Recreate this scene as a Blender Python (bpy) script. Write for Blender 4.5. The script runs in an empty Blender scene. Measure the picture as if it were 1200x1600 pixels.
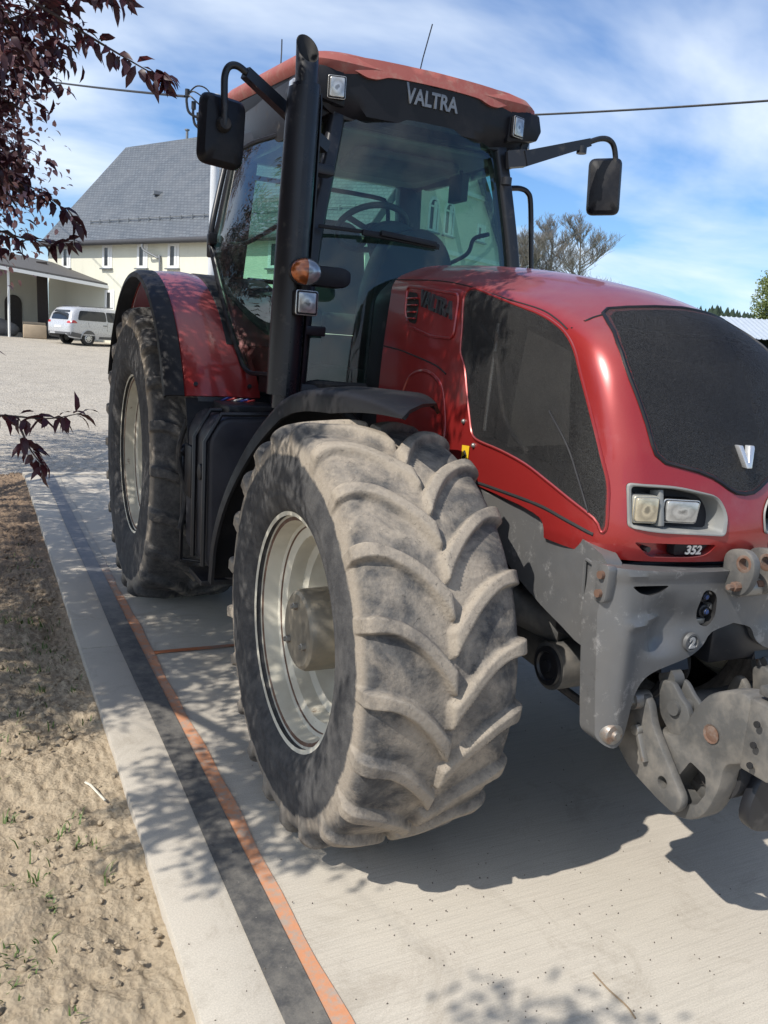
import bpy, bmesh, math, random
import numpy as np
from mathutils import Vector, Matrix
from mathutils.bvhtree import BVHTree
from mathutils.geometry import delaunay_2d_cdt

CLOUD_X, CLOUD_Y = 3.0, 1.0
random.seed(7)
RNG = np.random.default_rng(11)
SC = bpy.context.scene
COL = SC.collection
R = math.radians
# axes: X = the tractor's left, Y = rearward, Z = up; origin on the ground under the front axle


# ------------------------------------------------------------------ helpers
class MB:
    """collects shapes, links them as ONE mesh object"""

    def __init__(self):
        self.v, self.f, self.m = [], [], []

    def add(self, vs, fs, mat=0):
        o = len(self.v)
        self.v.extend([tuple(p) for p in vs])
        self.f.extend([tuple(i + o for i in q) for q in fs])
        self.m.extend([mat] * len(fs))
        return self

    def box(self, c, s, mat=0, rot=None):
        M = rot if rot is not None else Matrix.Identity(3)
        vs = []
        for dx, dy, dz in ((-1, -1, -1), (1, -1, -1), (1, 1, -1), (-1, 1, -1), (-1, -1, 1), (1, -1, 1), (1, 1, 1), (-1, 1, 1)):
            vs.append(Vector(c) + M @ Vector((dx * s[0] / 2, dy * s[1] / 2, dz * s[2] / 2)))
        return self.add(vs, [(0, 3, 2, 1), (4, 5, 6, 7), (0, 1, 5, 4), (1, 2, 6, 5), (2, 3, 7, 6), (3, 0, 4, 7)], mat)

    def bar(self, a, b, w, h, mat=0, up=(0, 0, 1), w2=None, h2=None):
        """a rectangular bar from a to b; w across, h along 'up'"""
        a, b = Vector(a), Vector(b)
        d = (b - a).normalized()
        s = d.cross(Vector(up))
        if s.length < 1e-5:
            s = d.cross(Vector((1, 0, 0)))
        s.normalize()
        u = s.cross(d)
        w2 = w if w2 is None else w2
        h2 = h if h2 is None else h2
        vs = []
        for p, ww, hh in ((a, w, h), (b, w2, h2)):
            for i, j in ((-1, -1), (1, -1), (1, 1), (-1, 1)):
                vs.append(p + s * (i * ww / 2) + u * (j * hh / 2))
        return self.add(vs, [(0, 1, 2, 3), (7, 6, 5, 4), (0, 4, 5, 1), (1, 5, 6, 2), (2, 6, 7, 3), (3, 7, 4, 0)], mat)

    def tube(self, pts, r, seg=10, mat=0, closed=False, caps=True):
        pts = [Vector(p) for p in pts]
        n = len(pts)
        rs = r if isinstance(r, (list, tuple)) else [r] * n
        tang = []
        for i in range(n):
            a = pts[(i - 1) % n] if (closed or i > 0) else pts[0]
            b = pts[(i + 1) % n] if (closed or i < n - 1) else pts[-1]
            t = (b - a)
            tang.append(t.normalized() if t.length > 1e-9 else Vector((0, 0, 1)))
        ref = Vector((0, 0, 1)) if abs(tang[0].z) < .9 else Vector((1, 0, 0))
        u = tang[0].cross(ref).normalized()
        vs, fs = [], []
        for i in range(n):
            u = (u - tang[i] * u.dot(tang[i]))
            if u.length < 1e-6:
                u = tang[i].cross(Vector((1, 0, 0)))
            u.normalize()
            w = tang[i].cross(u)
            for k in range(seg):
                a = 2 * math.pi * k / seg
                vs.append(pts[i] + (u * math.cos(a) + w * math.sin(a)) * rs[i])
        m = n if closed else n - 1
        for i in range(m):
            for k in range(seg):
                a, b = i * seg + k, i * seg + (k + 1) % seg
                c, d = ((i + 1) % n) * seg + (k + 1) % seg, ((i + 1) % n) * seg + k
                fs.append((a, b, c, d))
        if caps and not closed:
            fs.append(tuple(range(seg))[::-1])
            fs.append(tuple((n - 1) * seg + k for k in range(seg)))
        return self.add(vs, fs, mat)

    def rail(self, pts, w, h, mat=0, up=(0, 0, 1), n=4):
        """rectangular section lofted smoothly along a path"""
        P = [Vector(p) for p in pts]
        rows = []
        for i, p in enumerate(P):
            d = (P[min(i + 1, len(P) - 1)] - P[max(i - 1, 0)]).normalized()
            s = d.cross(Vector(up)).normalized()
            u = s.cross(d)
            rows.append([p + s * a * w / 2 + u * b * h / 2 for a, b in ((-1, -.7), (-.7, -1), (.7, -1), (1, -.7), (1, .7), (.7, 1), (-.7, 1), (-1, .7))])
        self.grid(rows, mat, wrap=True)
        k = len(self.v)
        self.f.append(tuple(range(k - 8, k)))
        self.m.append(mat)
        self.f.append(tuple(range(k - 8 * len(P), k - 8 * len(P) + 8)))
        self.m.append(mat)
        return self

    def cyl(self, a, b, r, r2=None, seg=24, mat=0):
        return self.tube([a, b], [r, r if r2 is None else r2], seg, mat)

    def lathe(self, prof, c=(0, 0, 0), seg=48, mat=0, axis='x', mats=None):
        """prof: list of (along axis, radius)"""
        c = Vector(c)
        vs, fs, ms = [], [], []
        for (h, r) in prof:
            for k in range(seg):
                a = 2 * math.pi * k / seg
                q = (h, r * math.cos(a), r * math.sin(a))
                if axis == 'z':
                    q = (q[1], q[2], q[0])
                elif axis == 'y':
                    q = (q[2], q[0], q[1])
                vs.append(c + Vector(q))
        for i in range(len(prof) - 1):
            for k in range(seg):
                fs.append((i * seg + k, i * seg + (k + 1) % seg, (i + 1) * seg + (k + 1) % seg, (i + 1) * seg + k))
        o = len(self.v)
        self.v.extend([tuple(p) for p in vs])
        self.f.extend([tuple(i + o for i in q) for q in fs])
        for i in range(len(prof) - 1):
            self.m.extend([mats[i] if mats else mat] * seg)
        return self

    def prism(self, poly, to3, d0, d1, mat=0):
        """poly: 2-D outline; to3(u, v, d) -> point; extruded from d0 to d1"""
        n = len(poly)
        vs = [to3(u, v, d0) for u, v in poly] + [to3(u, v, d1) for u, v in poly]
        fs = [tuple(range(n)), tuple(range(2 * n - 1, n - 1, -1))]
        for i in range(n):
            j = (i + 1) % n
            fs.append((i, i + n, j + n, j))
        return self.add(vs, fs, mat)

    def sphere(self, c, r, mat=0, seg=16, rings=10, sc=(1, 1, 1)):
        vs, fs = [], []
        for i in range(rings + 1):
            t = math.pi * i / rings
            for k in range(seg):
                a = 2 * math.pi * k / seg
                vs.append((c[0] + r * sc[0] * math.sin(t) * math.cos(a), c[1] + r * sc[1] * math.sin(t) * math.sin(a), c[2] + r * sc[2] * math.cos(t)))
        for i in range(rings):
            for k in range(seg):
                fs.append((i * seg + k, (i + 1) * seg + k, (i + 1) * seg + (k + 1) % seg, i * seg + (k + 1) % seg))
        return self.add(vs, fs, mat)

    def grid(self, P, mat=0, wrap=False):
        """P: rows of points"""
        n, m = len(P), len(P[0])
        vs = [p for row in P for p in row]
        fs = []
        for i in range(n - 1):
            for j in range(m if wrap else m - 1):
                k = (j + 1) % m
                fs.append((i * m + j, i * m + k, (i + 1) * m + k, (i + 1) * m + j))
        return self.add(vs, fs, mat)

    def build(self, name, mats, parent=None, bevel=0, segs=2, angle=38, recalc=True, weld=1e-5, flat=False):
        me = bpy.data.meshes.new(name)
        bm = bmesh.new()
        bv = [bm.verts.new(p) for p in self.v]
        for q, mi in zip(self.f, self.m):
            try:
                fc = bm.faces.new([bv[i] for i in q])
                fc.material_index = mi
            except ValueError:
                pass
        if weld:
            bmesh.ops.remove_doubles(bm, verts=bm.verts, dist=weld)
        if recalc:
            bmesh.ops.recalc_face_normals(bm, faces=bm.faces)
        if bevel:
            es = [e for e in bm.edges if len(e.link_faces) == 2 and e.calc_face_angle(0) > R(40)]
            if es:
                bmesh.ops.bevel(bm, geom=es, offset=bevel, offset_type='OFFSET', segments=segs, profile=.5, affect='EDGES', clamp_overlap=True)
        finish_bm(bm, angle, flat)
        bm.to_mesh(me)
        bm.free()
        return link(name, me, mats, parent)


def finish_bm(bm, angle=38, flat=False):
    for fc in bm.faces:
        fc.smooth = not flat
    for e in bm.edges:
        e.smooth = not (len(e.link_faces) == 2 and e.calc_face_angle(0) > R(angle))


def link(name, me, mats, parent=None):
    if not isinstance(mats, (list, tuple)):
        mats = [mats]
    for m in mats:
        me.materials.append(m)
    o = bpy.data.objects.new(name, me)
    COL.objects.link(o)
    if parent is not None:
        o.parent = parent
    return o


def fast_mesh(name, co, faces, mats, parent=None, smooth=True, attrs=None, mi=None):
    """numpy mesh; faces: (n,3) or (n,4) int array"""
    me = bpy.data.meshes.new(name)
    for m in (mats if mi is not None else []):
        me.materials.append(m)
    co = np.asarray(co, np.float32)
    faces = np.asarray(faces, np.int32)
    n, k = faces.shape
    me.vertices.add(len(co))
    me.vertices.foreach_set('co', co.ravel())
    me.loops.add(n * k)
    me.loops.foreach_set('vertex_index', faces.ravel())
    me.polygons.add(n)
    me.polygons.foreach_set('loop_start', np.arange(0, n * k, k, dtype=np.int32))
    me.polygons.foreach_set('use_smooth', np.full(n, smooth))
    if mi is not None:
        me.polygons.foreach_set('material_index', np.asarray(mi, np.int32))
    for an, av in (attrs or {}).items():
        a = me.attributes.new(an, 'FLOAT', 'POINT')
        a.data.foreach_set('value', np.asarray(av, np.float32).ravel())
    me.update(calc_edges=True)
    me.validate()
    return link(name, me, [] if mi is not None else mats, parent)


def empty(name, loc=(0, 0, 0), parent=None):
    o = bpy.data.objects.new(name, None)
    o.empty_display_size = .2
    COL.objects.link(o)
    o.location = loc
    if parent is not None:
        o.parent = parent
    return o


def tag(o, label=None, cat=None, group=None, kind=None):
    for k, v in (('label', label), ('category', cat), ('group', group), ('kind', kind)):
        if v:
            o[k] = v
    return o


def curve_pts(pts, n=8, closed=False):
    """Catmull-Rom through points (2-D or 3-D tuples)"""
    P = [Vector(p) for p in pts]
    out = []
    N = len(P)
    last = N if closed else N - 1
    for i in range(last):
        p1, p2 = P[i], P[(i + 1) % N]
        p0 = P[(i - 1) % N] if (closed or i > 0) else p1 * 2 - p2
        p3 = P[(i + 2) % N] if (closed or i < N - 2) else p2 * 2 - p1
        for k in range(n):
            t = k / n
            out.append(.5 * ((2 * p1) + (p2 - p0) * t + (2 * p0 - 5 * p1 + 4 * p2 - p3) * t * t + (3 * p1 - p0 - 3 * p2 + p3) * t ** 3))
    if not closed:
        out.append(P[-1])
    return [tuple(p) for p in out]


def round_poly(pts, r, n=5):
    """rounds the corners of a 2-D polygon"""
    out = []
    N = len(pts)
    for i in range(N):
        p = Vector(pts[i])
        a, b = Vector(pts[i - 1]) - p, Vector(pts[(i + 1) % N]) - p
        rr = r[i] if isinstance(r, (list, tuple)) else r
        k = min(rr, a.length * .48, b.length * .48)
        s, e = p + a.normalized() * k, p + b.normalized() * k
        for j in range(n + 1):
            t = j / n
            out.append(tuple(s * (1 - t) ** 2 + p * 2 * t * (1 - t) + e * t * t))
    return out


def interp(xs, ys, n):
    """resample a table smoothly to n rows"""
    P = [Vector((x,) + ((y,) if isinstance(y, (int, float)) else tuple(y))) for x, y in zip(xs, ys)]


def ramp01(a, b, x):
    t = max(0.0, min(1.0, (x - a) / (b - a)))
    return t * t * (3 - 2 * t)


def text_mb(s, size, depth, shear=0, bold=0.0, track=1.0):
    """lettering as a mesh: returns verts (centred in x, base at y=0), faces"""
    cu = bpy.data.curves.new('lettering', 'FONT')
    cu.body = s
    cu.size = size
    cu.extrude = depth / 2
    cu.shear = shear
    cu.offset = bold
    cu.space_character = track
    cu.resolution_u = 3
    cu.align_x = 'CENTER'
    o = bpy.data.objects.new('lettering', cu)
    COL.objects.link(o)
    dg = bpy.context.evaluated_depsgraph_get()
    me = o.evaluated_get(dg).to_mesh()
    vs = [v.co.copy() for v in me.vertices]
    fs = [tuple(p.vertices) for p in me.polygons]
    o.evaluated_get(dg).to_mesh_clear()
    bpy.data.objects.remove(o)
    bpy.data.curves.remove(cu)
    return vs, fs


# ------------------------------------------------------------------ materials
class NT:
    def __init__(self, name):
        self.mat = bpy.data.materials.new(name)
        self.mat.use_nodes = True
        self.t = self.mat.node_tree
        self.n = self.t.nodes
        self.bsdf = self.n['Principled BSDF']
        self.out = self.n['Material Output']

    def node(self, typ, **kw):
        nd = self.n.new(typ)
        for k, v in kw.items():
            if k in nd.inputs:
                self.put(nd.inputs[k], v)
            else:
                setattr(nd, k, v)
        return nd

    def put(self, sock, v):
        if isinstance(v, bpy.types.NodeSocket):
            self.t.links.new(v, sock)
        elif isinstance(v, (tuple, list)) and len(v) == 3 and sock.type == 'RGBA':
            sock.default_value = (*v, 1)
        else:
            sock.default_value = v

    def coord(self, kind='Object', scale=None, rot=None):
        c = self.node('ShaderNodeTexCoord').outputs[kind]
        if scale is not None or rot is not None:
            m = self.node('ShaderNodeMapping')
            self.put(m.inputs['Vector'], c)
            if scale is not None:
                m.inputs['Scale'].default_value = scale if isinstance(scale, (tuple, list)) else (scale,) * 3
            if rot is not None:
                m.inputs['Rotation'].default_value = rot
            c = m.outputs[0]
        return c

    def noise(self, scale, detail=4, rough=.55, vec=None, dist=0.0):
        n = self.node('ShaderNodeTexNoise')
        self.put(n.inputs['Scale'], scale)
        n.inputs['Detail'].default_value = detail
        n.inputs['Roughness'].default_value = rough
        n.inputs['Distortion'].default_value = dist
        self.put(n.inputs['Vector'], vec if vec is not None else self.coord())
        return n.outputs['Fac']

    def vor(self, scale, vec=None, feature='F1', out='Distance', rnd=1.0):
        n = self.node('ShaderNodeTexVoronoi')
        n.feature = feature
        n.inputs['Scale'].default_value = scale
        n.inputs['Randomness'].default_value = rnd
        self.put(n.inputs['Vector'], vec if vec is not None else self.coord())
        return n.outputs[out]

    def ramp(self, fac, stops):
        n = self.node('ShaderNodeValToRGB')
        self.put(n.inputs['Fac'], fac)
        e = n.color_ramp.elements
        while len(e) < len(stops):
            e.new(.5)
        for el, (p, c) in zip(e, stops):
            el.position = p
            el.color = (*c, 1) if isinstance(c, (tuple, list)) else (c, c, c, 1)
        return n.outputs['Color']

    def mix(self, fac, a, b, blend='MIX'):
        n = self.node('ShaderNodeMix')
        n.data_type = 'RGBA'
        n.blend_type = blend
        self.put(n.inputs[0], fac)
        self.put(n.inputs[6], a)
        self.put(n.inputs[7], b)
        return n.outputs[2]

    def math(self, op, a, b=0.0, clamp=False):
        n = self.node('ShaderNodeMath')
        n.operation = op
        n.use_clamp = clamp
        self.put(n.inputs[0], a)
        self.put(n.inputs[1], b)
        return n.outputs[0]

    def bump(self, h, strength=.3, dist=.01, normal=None):
        n = self.node('ShaderNodeBump')
        n.inputs['Strength'].default_value = strength
        n.inputs['Distance'].default_value = dist
        self.put(n.inputs['Height'], h)
        if normal is not None:
            self.put(n.inputs['Normal'], normal)
        self.put(self.bsdf.inputs['Normal'], n.outputs[0])
        return n.outputs[0]

    def set(self, **kw):
        for k, v in kw.items():
            self.put(self.bsdf.inputs[k.replace('_', ' ')], v)
        return self

    def sep(self, vec):
        n = self.node('ShaderNodeSeparateXYZ')
        self.put(n.inputs[0], vec)
        return n.outputs


def simple(name, col, rough=.5, metal=0.0, var=.15, vscale=6, dust=None, dscale=3, dlo=.5, dhi=.75, bump=0, coat=0, bscale=40, spec=.5):
    t = NT(name)
    c = t.mix(t.noise(vscale), tuple(x * (1 - var) for x in col), tuple(min(1, x * (1 + var)) for x in col))
    if dust:
        d = t.ramp(t.noise(dscale, 6, .65), [(dlo, 0.0), (dhi, 1.0)])
        c = t.mix(d, c, dust)
        t.set(Roughness=t.mix(d, (rough,) * 3, (.9,) * 3))
    else:
        t.set(Roughness=t.ramp(t.noise(vscale * 2.3, 5), [(.3, max(.02, rough - .08)), (.7, min(1, rough + .1))]))
    t.set(Base_Color=c, Metallic=metal, Specular_IOR_Level=spec)
    if coat:
        t.set(Coat_Weight=coat, Coat_Roughness=.06)
    if bump:
        t.bump(t.noise(bscale, 5), bump, .004)
    return t.mat


# ------------------------------------------------------------------ hood surface
#        centre (y, z)    base (y, z)     w_base w_should crown  radius
HOOD = [((1.10, 2.335), (1.10, 1.43), .372, .335, .105, .07),
        ((.75, 2.318), (.77, 1.415), .405, .368, .11, .07),
        ((.40, 2.290), (.45, 1.40), .440, .397, .11, .07),
        ((.10, 2.255), (.18, 1.39), .465, .420, .112, .07),
        ((-.15, 2.213), (-.04, 1.385), .480, .435, .112, .075),
        ((-.36, 2.170), (-.20, 1.38), .490, .445, .112, .08),
        ((-.52, 2.120), (-.30, 1.375), .495, .450, .110, .09),
        ((-.625, 2.072), (-.36, 1.372), .497, .452, .105, .10),
        ((-.70, 2.018), (-.40, 1.37), .498, .454, .10, .11),
        ((-.765, 1.943), (-.43, 1.367), .499, .456, .095, .12),
        ((-.815, 1.855), (-.45, 1.365), .500, .459, .09, .12),
        ((-.86, 1.76), (-.47, 1.362), .500, .462, .087, .12),
        ((-.902, 1.66), (-.49, 1.36), .500, .466, .085, .12),
        ((-.935, 1.56), (-.51, 1.355), .500, .470, .088, .12),
        ((-.955, 1.48), (-.53, 1.35), .500, .474, .09, .12),
        ((-.972, 1.40), (-.55, 1.335), .500, .476, .095, .12),
        ((-.975, 1.34), (-.56, 1.315), .500, .476, .10, .12),
        ((-.960, 1.285), (-.56, 1.285), .495, .468, .10, .12)]


def hood_sections(sub=5):
    rows = [Vector((c[0], c[1], b[0], b[1], wb, ws, cr, r)) for c, b, wb, ws, cr, r in HOOD]
    out = []
    N = len(rows)
    for i in range(N - 1):
        p1, p2 = rows[i], rows[i + 1]
        p0 = rows[max(i - 1, 0)]
        p3 = rows[min(i + 2, N - 1)]
        for k in range(sub):
            t = k / sub
            out.append(.5 * ((2 * p1) + (p2 - p0) * t + (2 * p0 - 5 * p1 + 4 * p2 - p3) * t * t + (3 * p1 - p0 - 3 * p2 + p3) * t ** 3))
    out.append(rows[-1])
    return out


def hood_half(row, ns=12, nc=8, nt=14):
    cy, cz, by, bz, wb, ws, cr, r = row
    D = math.hypot(cy - by, cz - bz)
    dy, dz = (cy - by) / D, (cz - bz) / D
    pts = []
    hc = D - cr
    for i in range(ns + 1):
        t = i / ns * (1 - r / hc)
        pts.append((wb + (ws - wb) * t + .012 * math.sin(math.pi * min(1, t * 1.1)), hc * t))
    s = pts[-1]
    xe = ws - r
    e = (xe, D - cr * (xe / ws) ** 2)
    k = (ws + .004, hc + .012)
    for i in range(1, nc + 1):
        t = i / nc
        pts.append((s[0] * (1 - t) ** 2 + k[0] * 2 * t * (1 - t) + e[0] * t * t, s[1] * (1 - t) ** 2 + k[1] * 2 * t * (1 - t) + e[1] * t * t))
    for i in range(1, nt + 1):
        x = xe * (1 - i / nt)
        pts.append((x, D - cr * (x / ws) ** 2))
    return [(x, by + dy * d, bz + dz * d) for x, d in pts]


def hood_mb():
    mb = MB()
    P = []
    for row in hood_sections():
        h = hood_half(row)
        P.append([(-x, y, z) for x, y, z in h] + [(x, y, z) for x, y, z in h[-2::-1]])
    mb.grid(P)
    n, m = len(P), len(P[0])
    mb.f.append(tuple(range(m)))
    mb.m.append(0)
    # closed underneath: base line left/right and the front lip
    loop = [i * m for i in range(n)] + [(n - 1) * m + j for j in range(1, m - 1)] + [i * m + m - 1 for i in range(n - 1, -1, -1)]
    c = len(mb.v)
    mb.v.append((0, .1, 1.40))
    for a, b in zip(loop, loop[1:] + loop[:1]):
        mb.f.append((a, b, c))
        mb.m.append(0)
    return mb


def bvh_of(mb):
    return BVHTree.FromPolygons([Vector(p) for p in mb.v], mb.f)


HOODMB = hood_mb()
HB = bvh_of(HOODMB)


def on_side(y, z, off=0.0, sx=-1):
    h = HB.ray_cast(Vector((-3, y, z)), Vector((1, 0, 0)))
    if h[0] is None:
        h = HB.find_nearest(Vector((-.45, y, z)))
    n = h[1] if h[1].x < 0 else -h[1]
    p = h[0] + n * off
    return (p.x if sx < 0 else -p.x, p.y, p.z)


def on_front(x, z, off=0.0):
    h = HB.ray_cast(Vector((x, -4, z)), Vector((0, 1, 0)))
    if h[0] is None:
        h = HB.find_nearest(Vector((x, -.9, z)))
    n = h[1] if h[1].y < 0 else -h[1]
    p = h[0] + n * off
    return tuple(p)


def patch(poly, to3, step=.025, mb=None, mat=0):
    """fills a 2-D outline with a fine triangulation laid on a surface"""
    mb = mb or MB()
    xs = [p[0] for p in poly]
    ys = [p[1] for p in poly]
    # outline resampled
    ol = []
    for a, b in zip(poly, poly[1:] + poly[:1]):
        L = math.dist(a, b)
        k = max(1, int(L / step))
        for i in range(k):
            ol.append(Vector((a[0] + (b[0] - a[0]) * i / k, a[1] + (b[1] - a[1]) * i / k)))
    n = len(ol)
    pts = list(ol)
    x = min(xs) + step / 2
    while x < max(xs):
        y = min(ys) + step / 2
        while y < max(ys):
            if min((Vector((x, y)) - o).length for o in ol) > step * .55:
                pts.append(Vector((x, y)))
            y += step
        x += step
    vs, es, fs = delaunay_2d_cdt(pts, [(i, (i + 1) % n) for i in range(n)], [], 1, 1e-6)[:3]
    mb.add([to3(v.x, v.y) for v in vs], [tuple(q) for q in fs], mat)
    return mb


# ------------------------------------------------------------------ tractor materials
def mat_red():
    t = NT('tractor_red')
    v = t.coord()
    c = t.mix(t.noise(1.7, 3), (.25, .016, .015), (.31, .022, .019))
    fl = t.vor(1400, v, out='Color')
    c = t.mix(.12, c, t.mix(t.sep(fl)[0], (.16, .006, .01), (.48, .07, .075)))
    up = t.node('ShaderNodeNewGeometry').outputs['Normal']
    d = t.math('MULTIPLY', t.ramp(t.sep(up)[2], [(.55, 0.0), (.98, .42)]), t.ramp(t.noise(9, 6, .7), [(.25, .5), (.7, 1.0)]))
    sm = t.ramp(t.noise(3.2, 7, .7), [(.55, 0.0), (.8, .22)])
    d = t.math('MAXIMUM', d, sm)
    c = t.mix(d, c, (.30, .22, .23))
    t.set(Base_Color=c, Metallic=.25, Roughness=t.mix(d, (.30,) * 3, (.6,) * 3), Coat_Weight=.6, Coat_Roughness=.08)
    return t.mat


def mat_red_roof():
    t = NT('faded_red_roof')
    c = t.mix(t.noise(5, 6, .7), (.25, .058, .046), (.33, .105, .085))
    d = t.ramp(t.noise(14, 7, .7), [(.5, 0.0), (.75, .5)])
    c = t.mix(d, c, (.36, .26, .20))
    t.set(Base_Color=c, Roughness=.62)
    t.bump(t.noise(160, 3), .1, .002)
    return t.mat


def mat_mesh(name, lo, hi):
    """black perforated screen, dusty"""
    t = NT(name)
    v = t.coord()
    hole = t.ramp(t.noise(640, 1, .5, v), [(.40, .0), (.56, 1.0)])
    dust = t.ramp(t.noise(3.0, 5, .6, v), [(.25, .15), (.8, 1.0)])
    fine = t.ramp(t.noise(420, 2, .6, v), [(.45, .25), (.7, 1.0)])
    wire = t.mix(t.math('MULTIPLY', dust, fine), lo, hi)
    worn = t.ramp(t.noise(2.6, 5, .7, t.coord('Object', (1, 1, .6)), .8), [(.50, 0.0), (.72, .6)])
    wire = t.mix(worn, wire, (.050, .049, .046))
    c = t.mix(hole, (.004, .004, .005), wire)
    t.set(Base_Color=c, Roughness=.55, Specular_IOR_Level=.35)
    t.bump(hole, .12, .001)
    tr = t.node('ShaderNodeBsdfTransparent')
    mx = t.node('ShaderNodeMixShader')
    t.put(mx.inputs[0], t.ramp(hole, [(.1, .0), (.8, 1.0)]))
    t.put(mx.inputs[1], tr.outputs[0])
    t.put(mx.inputs[2], t.bsdf.outputs[0])
    t.put(t.out.inputs['Surface'], mx.outputs[0])
    return t.mat


def mat_tyre(name, dusty):
    t = NT(name)
    v = t.coord()
    x, y, z = t.sep(v)
    at = t.node('ShaderNodeAttribute')
    at.attribute_name = 'lug'
    lug = at.outputs['Fac']
    at2 = t.node('ShaderNodeAttribute')
    at2.attribute_name = 'tread'
    tread = at2.outputs['Fac']
    big = t.noise(5.5, 6, .68, v, .4)
    fine = t.noise(60, 5, .7, v)
    black = t.mix(t.noise(22, 5, .6, v), (.028, .028, .030), (.075, .075, .078))
    tan = t.mix(fine, (.22, .187, .148), (.40, .348, .285))
    grey = t.mix(fine, (.075, .074, .073), (.16, .152, .143))
    # dust lies on the lug tops and along the centre, rubbed grey in the shoulders' pockets
    cen = t.ramp(t.math('ABSOLUTE', x), [(.02, 1.0), (.30, 0.0)])
    k = t.math('ADD', t.math('MULTIPLY', lug, .26), t.math('MULTIPLY', cen, .30))
    k = t.math('ADD', k, t.math('MULTIPLY', t.math('SUBTRACT', big, .5), 1.9))
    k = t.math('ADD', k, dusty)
    f_tread = t.ramp(k, [(.18, 0.0), (.62, 1.0)])
    tr = t.mix(f_tread, t.mix(t.ramp(t.noise(17, 6, .7, v), [(.35, 0.0), (.65, 1.0)]), black, grey), tan)
    scuff = t.ramp(t.noise(26, 9, .85, t.coord('Object', (1, 1, 1)), 1.2), [(.56, 0.0), (.66, .75)])
    tr = t.mix(scuff, tr, (.035, .034, .034))
    # sidewall: black, with a tan band of dried mud under the shoulder
    rr = t.math('SQRT', t.math('ADD', t.math('MULTIPLY', y, y), t.math('MULTIPLY', z, z)))
    at3 = t.node('ShaderNodeAttribute')
    at3.attribute_name = 'band'
    sw = t.mix(t.ramp(t.math('ADD', at3.outputs['Fac'], t.math('MULTIPLY', t.math('SUBTRACT', big, .5), 1.9)), [(.55, 0.0), (.8, .9)]),
               t.mix(t.ramp(t.noise(11, 6, .7, v), [(.4, 0.0), (.75, .7)]), black, grey), tan)
    c = t.mix(tread, sw, tr)
    t.set(Base_Color=c, Roughness=.86, Specular_IOR_Level=.25)
    h = t.math('ADD', t.math('MULTIPLY', t.noise(90, 6, .7, v), .6), t.math('MULTIPLY', t.vor(38, v, 'DISTANCE_TO_EDGE'), .25))
    t.bump(h, .8, .006)
    return t.mat


def mat_rim():
    t = NT('cream_rim_paint')
    v = t.coord()
    c = t.mix(t.noise(6, 5), (.58, .55, .45), (.68, .65, .56))
    rust = t.ramp(t.noise(9, 8, .75), [(.63, 0.0), (.72, 1.0)])
    c = t.mix(rust, c, t.mix(t.noise(40), (.10, .045, .02), (.24, .12, .06)))
    dirt = t.ramp(t.noise(4, 5), [(.45, 0.0), (.75, .5)])
    c = t.mix(dirt, c, (.27, .23, .17))
    t.set(Base_Color=c, Roughness=.68, Specular_IOR_Level=.3)
    return t.mat


def mat_cast():
    t = NT('grey_cast_iron_paint')
    c = t.mix(t.noise(3, 5), (.115, .117, .12), (.165, .167, .17))
    ed = t.ramp(t.noise(9, 8, .8), [(.555, 0.0), (.63, .8)])
    c = t.mix(ed, c, (.31, .305, .30))
    sc = t.ramp(t.noise(3, 9, .85, t.coord('Object', (9, 2, 1.6), (.3, .4, 0))), [(.60, 0.0), (.64, .6)])
    c = t.mix(sc, c, (.06, .06, .062))
    ru = t.ramp(t.noise(13, 8, .75, t.coord('Object', (1.3, .8, 1))), [(.70, 0.0), (.74, .8)])
    c = t.mix(ru, c, (.22, .09, .045))
    du = t.ramp(t.noise(2.1, 6, .6), [(.45, 0.0), (.8, .45)])
    c = t.mix(du, c, (.21, .19, .165))
    t.set(Base_Color=c, Roughness=t.ramp(t.noise(20), [(.3, .36), (.7, .52)]), Metallic=.35)
    t.bump(t.noise(120, 4), .12, .002)
    return t.mat


def mat_glass(name, tint, refl):
    t = NT(name)
    tr = t.node('ShaderNodeBsdfTransparent')
    t.put(tr.inputs[0], tint)
    gl = t.node('ShaderNodeBsdfGlossy')
    t.put(gl.inputs[0], (1, 1, 1))
    gl.inputs['Roughness'].default_value = .015
    df = t.node('ShaderNodeBsdfDiffuse')
    t.put(df.inputs[0], (.36, .40, .38))
    dirt = t.ramp(t.noise(5, 7, .7), [(.35, .006), (.8, .045)])
    lw = t.node('ShaderNodeLayerWeight')
    lw.inputs['Blend'].default_value = .5
    fr = t.math('ADD', t.math('MULTIPLY', t.math('POWER', lw.outputs['Facing'], 4.0), .92), .055)
    m1 = t.node('ShaderNodeMixShader')
    m2 = t.node('ShaderNodeMixShader')
    t.put(m1.inputs[0], t.math('MULTIPLY', fr, refl, True))
    t.put(m1.inputs[1], tr.outputs[0])
    t.put(m1.inputs[2], gl.outputs[0])
    t.put(m2.inputs[0], dirt)
    t.put(m2.inputs[1], m1.outputs[0])
    t.put(m2.inputs[2], df.outputs[0])
    t.put(t.out.inputs['Surface'], m2.outputs[0])
    return t.mat


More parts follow.
